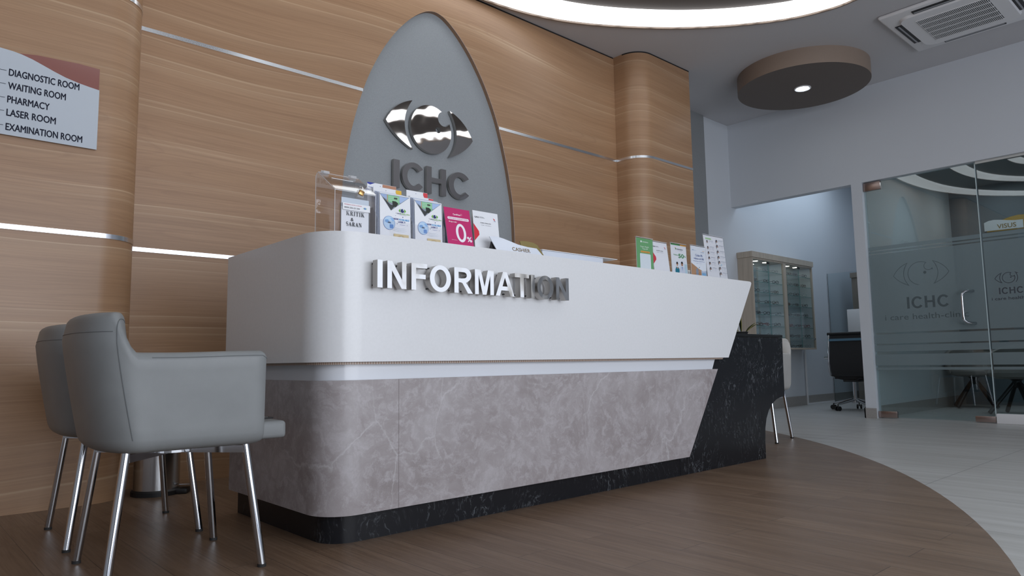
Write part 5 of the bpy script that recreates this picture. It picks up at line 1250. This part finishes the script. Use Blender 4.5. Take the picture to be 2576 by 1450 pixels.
oc = thing('office_chair', 'black mesh office chair with chrome frame and blue strap in the doorway', 'chair', (9.32, 3.80, 0))
def ocl(p): return p
bm = bmesh.new(); prof_ = [(-0.14, 0.44), (-0.17, 0.49), (-0.185, 0.60), (-0.17, 0.75), (-0.15, 0.90), (-0.135, 0.955)]
loft(bm, [[(x, -0.215, z), (x, 0.215, z), (x+0.012, 0.215, z), (x+0.012, -0.215, z)] for x, z in prof_], True, True); obj('backrest', bm, BLACK_MESH, oc)
bm = bmesh.new(); tube(bm, [(-0.135, -0.235, 0.968), (-0.135, 0.245, 0.968)], 0.020, 14); obj('head_roll', bm, BLACK, oc)
bm = bmesh.new(); loft(bm, [[(-0.168, y, 0.875), (-0.168, y, 0.905), (-0.160, y, 0.905), (-0.160, y, 0.875)] for y in (-0.222, 0.222)], True, True); obj('strap', bm, flat((0.13, 0.27, 0.38), 0.4, name='blue_strap'), oc)
for s_ in (-1, 1):
    bm = bmesh.new(); tube(bm, [(x-0.004, s_*0.228, z) for x, z in prof_[::-1]]+[(-0.08, s_*0.228, 0.425), (0.28, s_*0.228, 0.43)], 0.012, 10); obj('side_rail', bm, CHROME, oc)
    bm = bmesh.new(); tube(bm, [(-0.165, s_*0.24, 0.66), (-0.17, s_*0.275, 0.66), (0.05, s_*0.275, 0.655), (0.16, s_*0.275, 0.63), (0.17, s_*0.24, 0.44)], 0.019, 10); obj('armrest', bm, CHROME, oc)
bm = bmesh.new(); box(bm, -0.14, 0.30, -0.215, 0.215, 0.425, 0.445, bev=0.006); obj('seat', bm, BLACK_MESH, oc)
bm = bmesh.new(); box(bm, -0.10, 0.12, -0.10, 0.10, 0.355, 0.39, bev=0.01); tube(bm, [(-0.1, -0.05, 0.375), (-0.16, -0.16, 0.41)], 0.008, 8); tube(bm, [(-0.02, 0.10, 0.38), (-0.02, 0.22, 0.40)], 0.007, 8); box(bm, -0.1, 0.2, -0.2, 0.2, 0.392, 0.423); obj('mechanism', bm, BLACK, oc)
bm = bmesh.new(); tube(bm, [(0.0, 0, 0.12), (0, 0, 0.36)], 0.022, 16); obj('gas_lift', bm, CHROME, oc)
bm = bmesh.new(); lathe(bm, [(0.0, 0.09), (0.035, 0.09), (0.035, 0.15), (0, 0.15)], 20)
for k in range(5):
    a = R(k*72+158); tube(bm, [(0.02*math.cos(a), 0.02*math.sin(a), 0.13), (0.29*math.cos(a), 0.29*math.sin(a), 0.078)], 0.016, 8, radii=[0.02, 0.012])
obj('star_base', bm, CHROME, oc)
for k in range(5):
    a = R(k*72+158); c_ = Vector((0.29*math.cos(a), 0.29*math.sin(a), 0))
    bm = bmesh.new(); d_ = Vector((-math.sin(a), math.cos(a), 0))
    for s_ in (-1, 1): tube(bm, [c_+d_*(s_*0.012)+Vector((0, 0, 0.027)), c_+d_*(s_*0.030)+Vector((0, 0, 0.027))], 0.029, 16)
    tube(bm, [c_+Vector((0, 0, 0.03)), c_+Vector((0, 0, 0.08))], 0.007, 8); obj('castor', bm, BLACK, oc)

# ================================================================== GLASS ROOM
vs = thing('visus_sign', 'white and yellow VISUS sign with wavy top on the dark wall behind the glass', 'sign', (11.27, 2.5, 2.36))
def wx(u): return 2.715-u
bm = bmesh.new(); prism(bm, [(2.715, 2.36), (2.715, 2.475), (2.66, 2.497), (2.60, 2.503), (2.52, 2.492), (2.44, 2.474), (2.36, 2.462), (2.27, 2.460), (2.27, 2.35)], 'x', 11.262, 11.268); obj('front_plate', bm, WHITE, vs, True)
bm = bmesh.new(); prism(bm, [(2.69, 2.345), (2.20, 2.335), (2.20, 2.52), (2.32, 2.53), (2.42, 2.515), (2.50, 2.49), (2.69, 2.48)], 'x', 11.270, 11.278); obj('rear_plate', bm, flat((0.55, 0.33, 0.06), 0.4, name='yellow_plate'), vs, True)
bm = bmesh.new(); text_bm('VISUS', 0.062, 0.02, 0.215, 'LEFT', at(SIDE, 11.2615, 2.565, 2.375), 0, bm); obj('lettering', bm, flat((0.30, 0.20, 0.06), 0.5, name='ochre_print'), vs, True)

def spider_chair(label, loc, rz):
    t = thing('tub_chair', label, 'chair', loc, rz, 'spider-leg chairs in the glass room')
    bm = bmesh.new()
    lathe(bm, [(0.0, 0.40), (0.19, 0.40), (0.25, 0.425), (0.27, 0.47), (0.255, 0.50), (0.0, 0.505)], 36); obj('seat', bm, m_leather('taupe_leather', (0.26, 0.235, 0.215)), t)
    bm = bmesh.new(); lp = []
    for i in range(25):
        a = R(70+220*i/24); hh = 0.62+0.16*math.sin(PI*i/24)
        c, s = math.cos(a), math.sin(a)
        lp.append([(0.275*c, 0.275*s, 0.44), (0.305*c, 0.305*s, 0.52), (0.315*c, 0.315*s, hh), (0.285*c, 0.285*s, hh+0.012), (0.262*c, 0.262*s, hh), (0.258*c, 0.258*s, 0.50)])
    loft(bm, lp, True, True); obj('tub_shell', bm, t.children[0].data.materials[0], t)
    bm = bmesh.new(); lathe(bm, [(0, 0.30), (0.045, 0.30), (0.045, 0.375), (0.07, 0.399), (0, 0.399)], 20); obj('hub', bm, BLACK, t)
    for k in range(4):
        a = R(45+90*k); bm = bmesh.new(); tube(bm, [(0.03*math.cos(a), 0.03*math.sin(a), 0.35), (0.30*math.cos(a), 0.30*math.sin(a), 0.018)], 0.021, 10); obj('leg', bm, BLACK, t)
    return t
spider_chair('taupe tub chair with black spider legs behind the glass door, farther one', (10.55, 2.80, -0.003), R(200))
spider_chair('taupe tub chair with black spider legs behind the fixed glass panel, nearer one', (9.55, 2.12, -0.003), R(170))
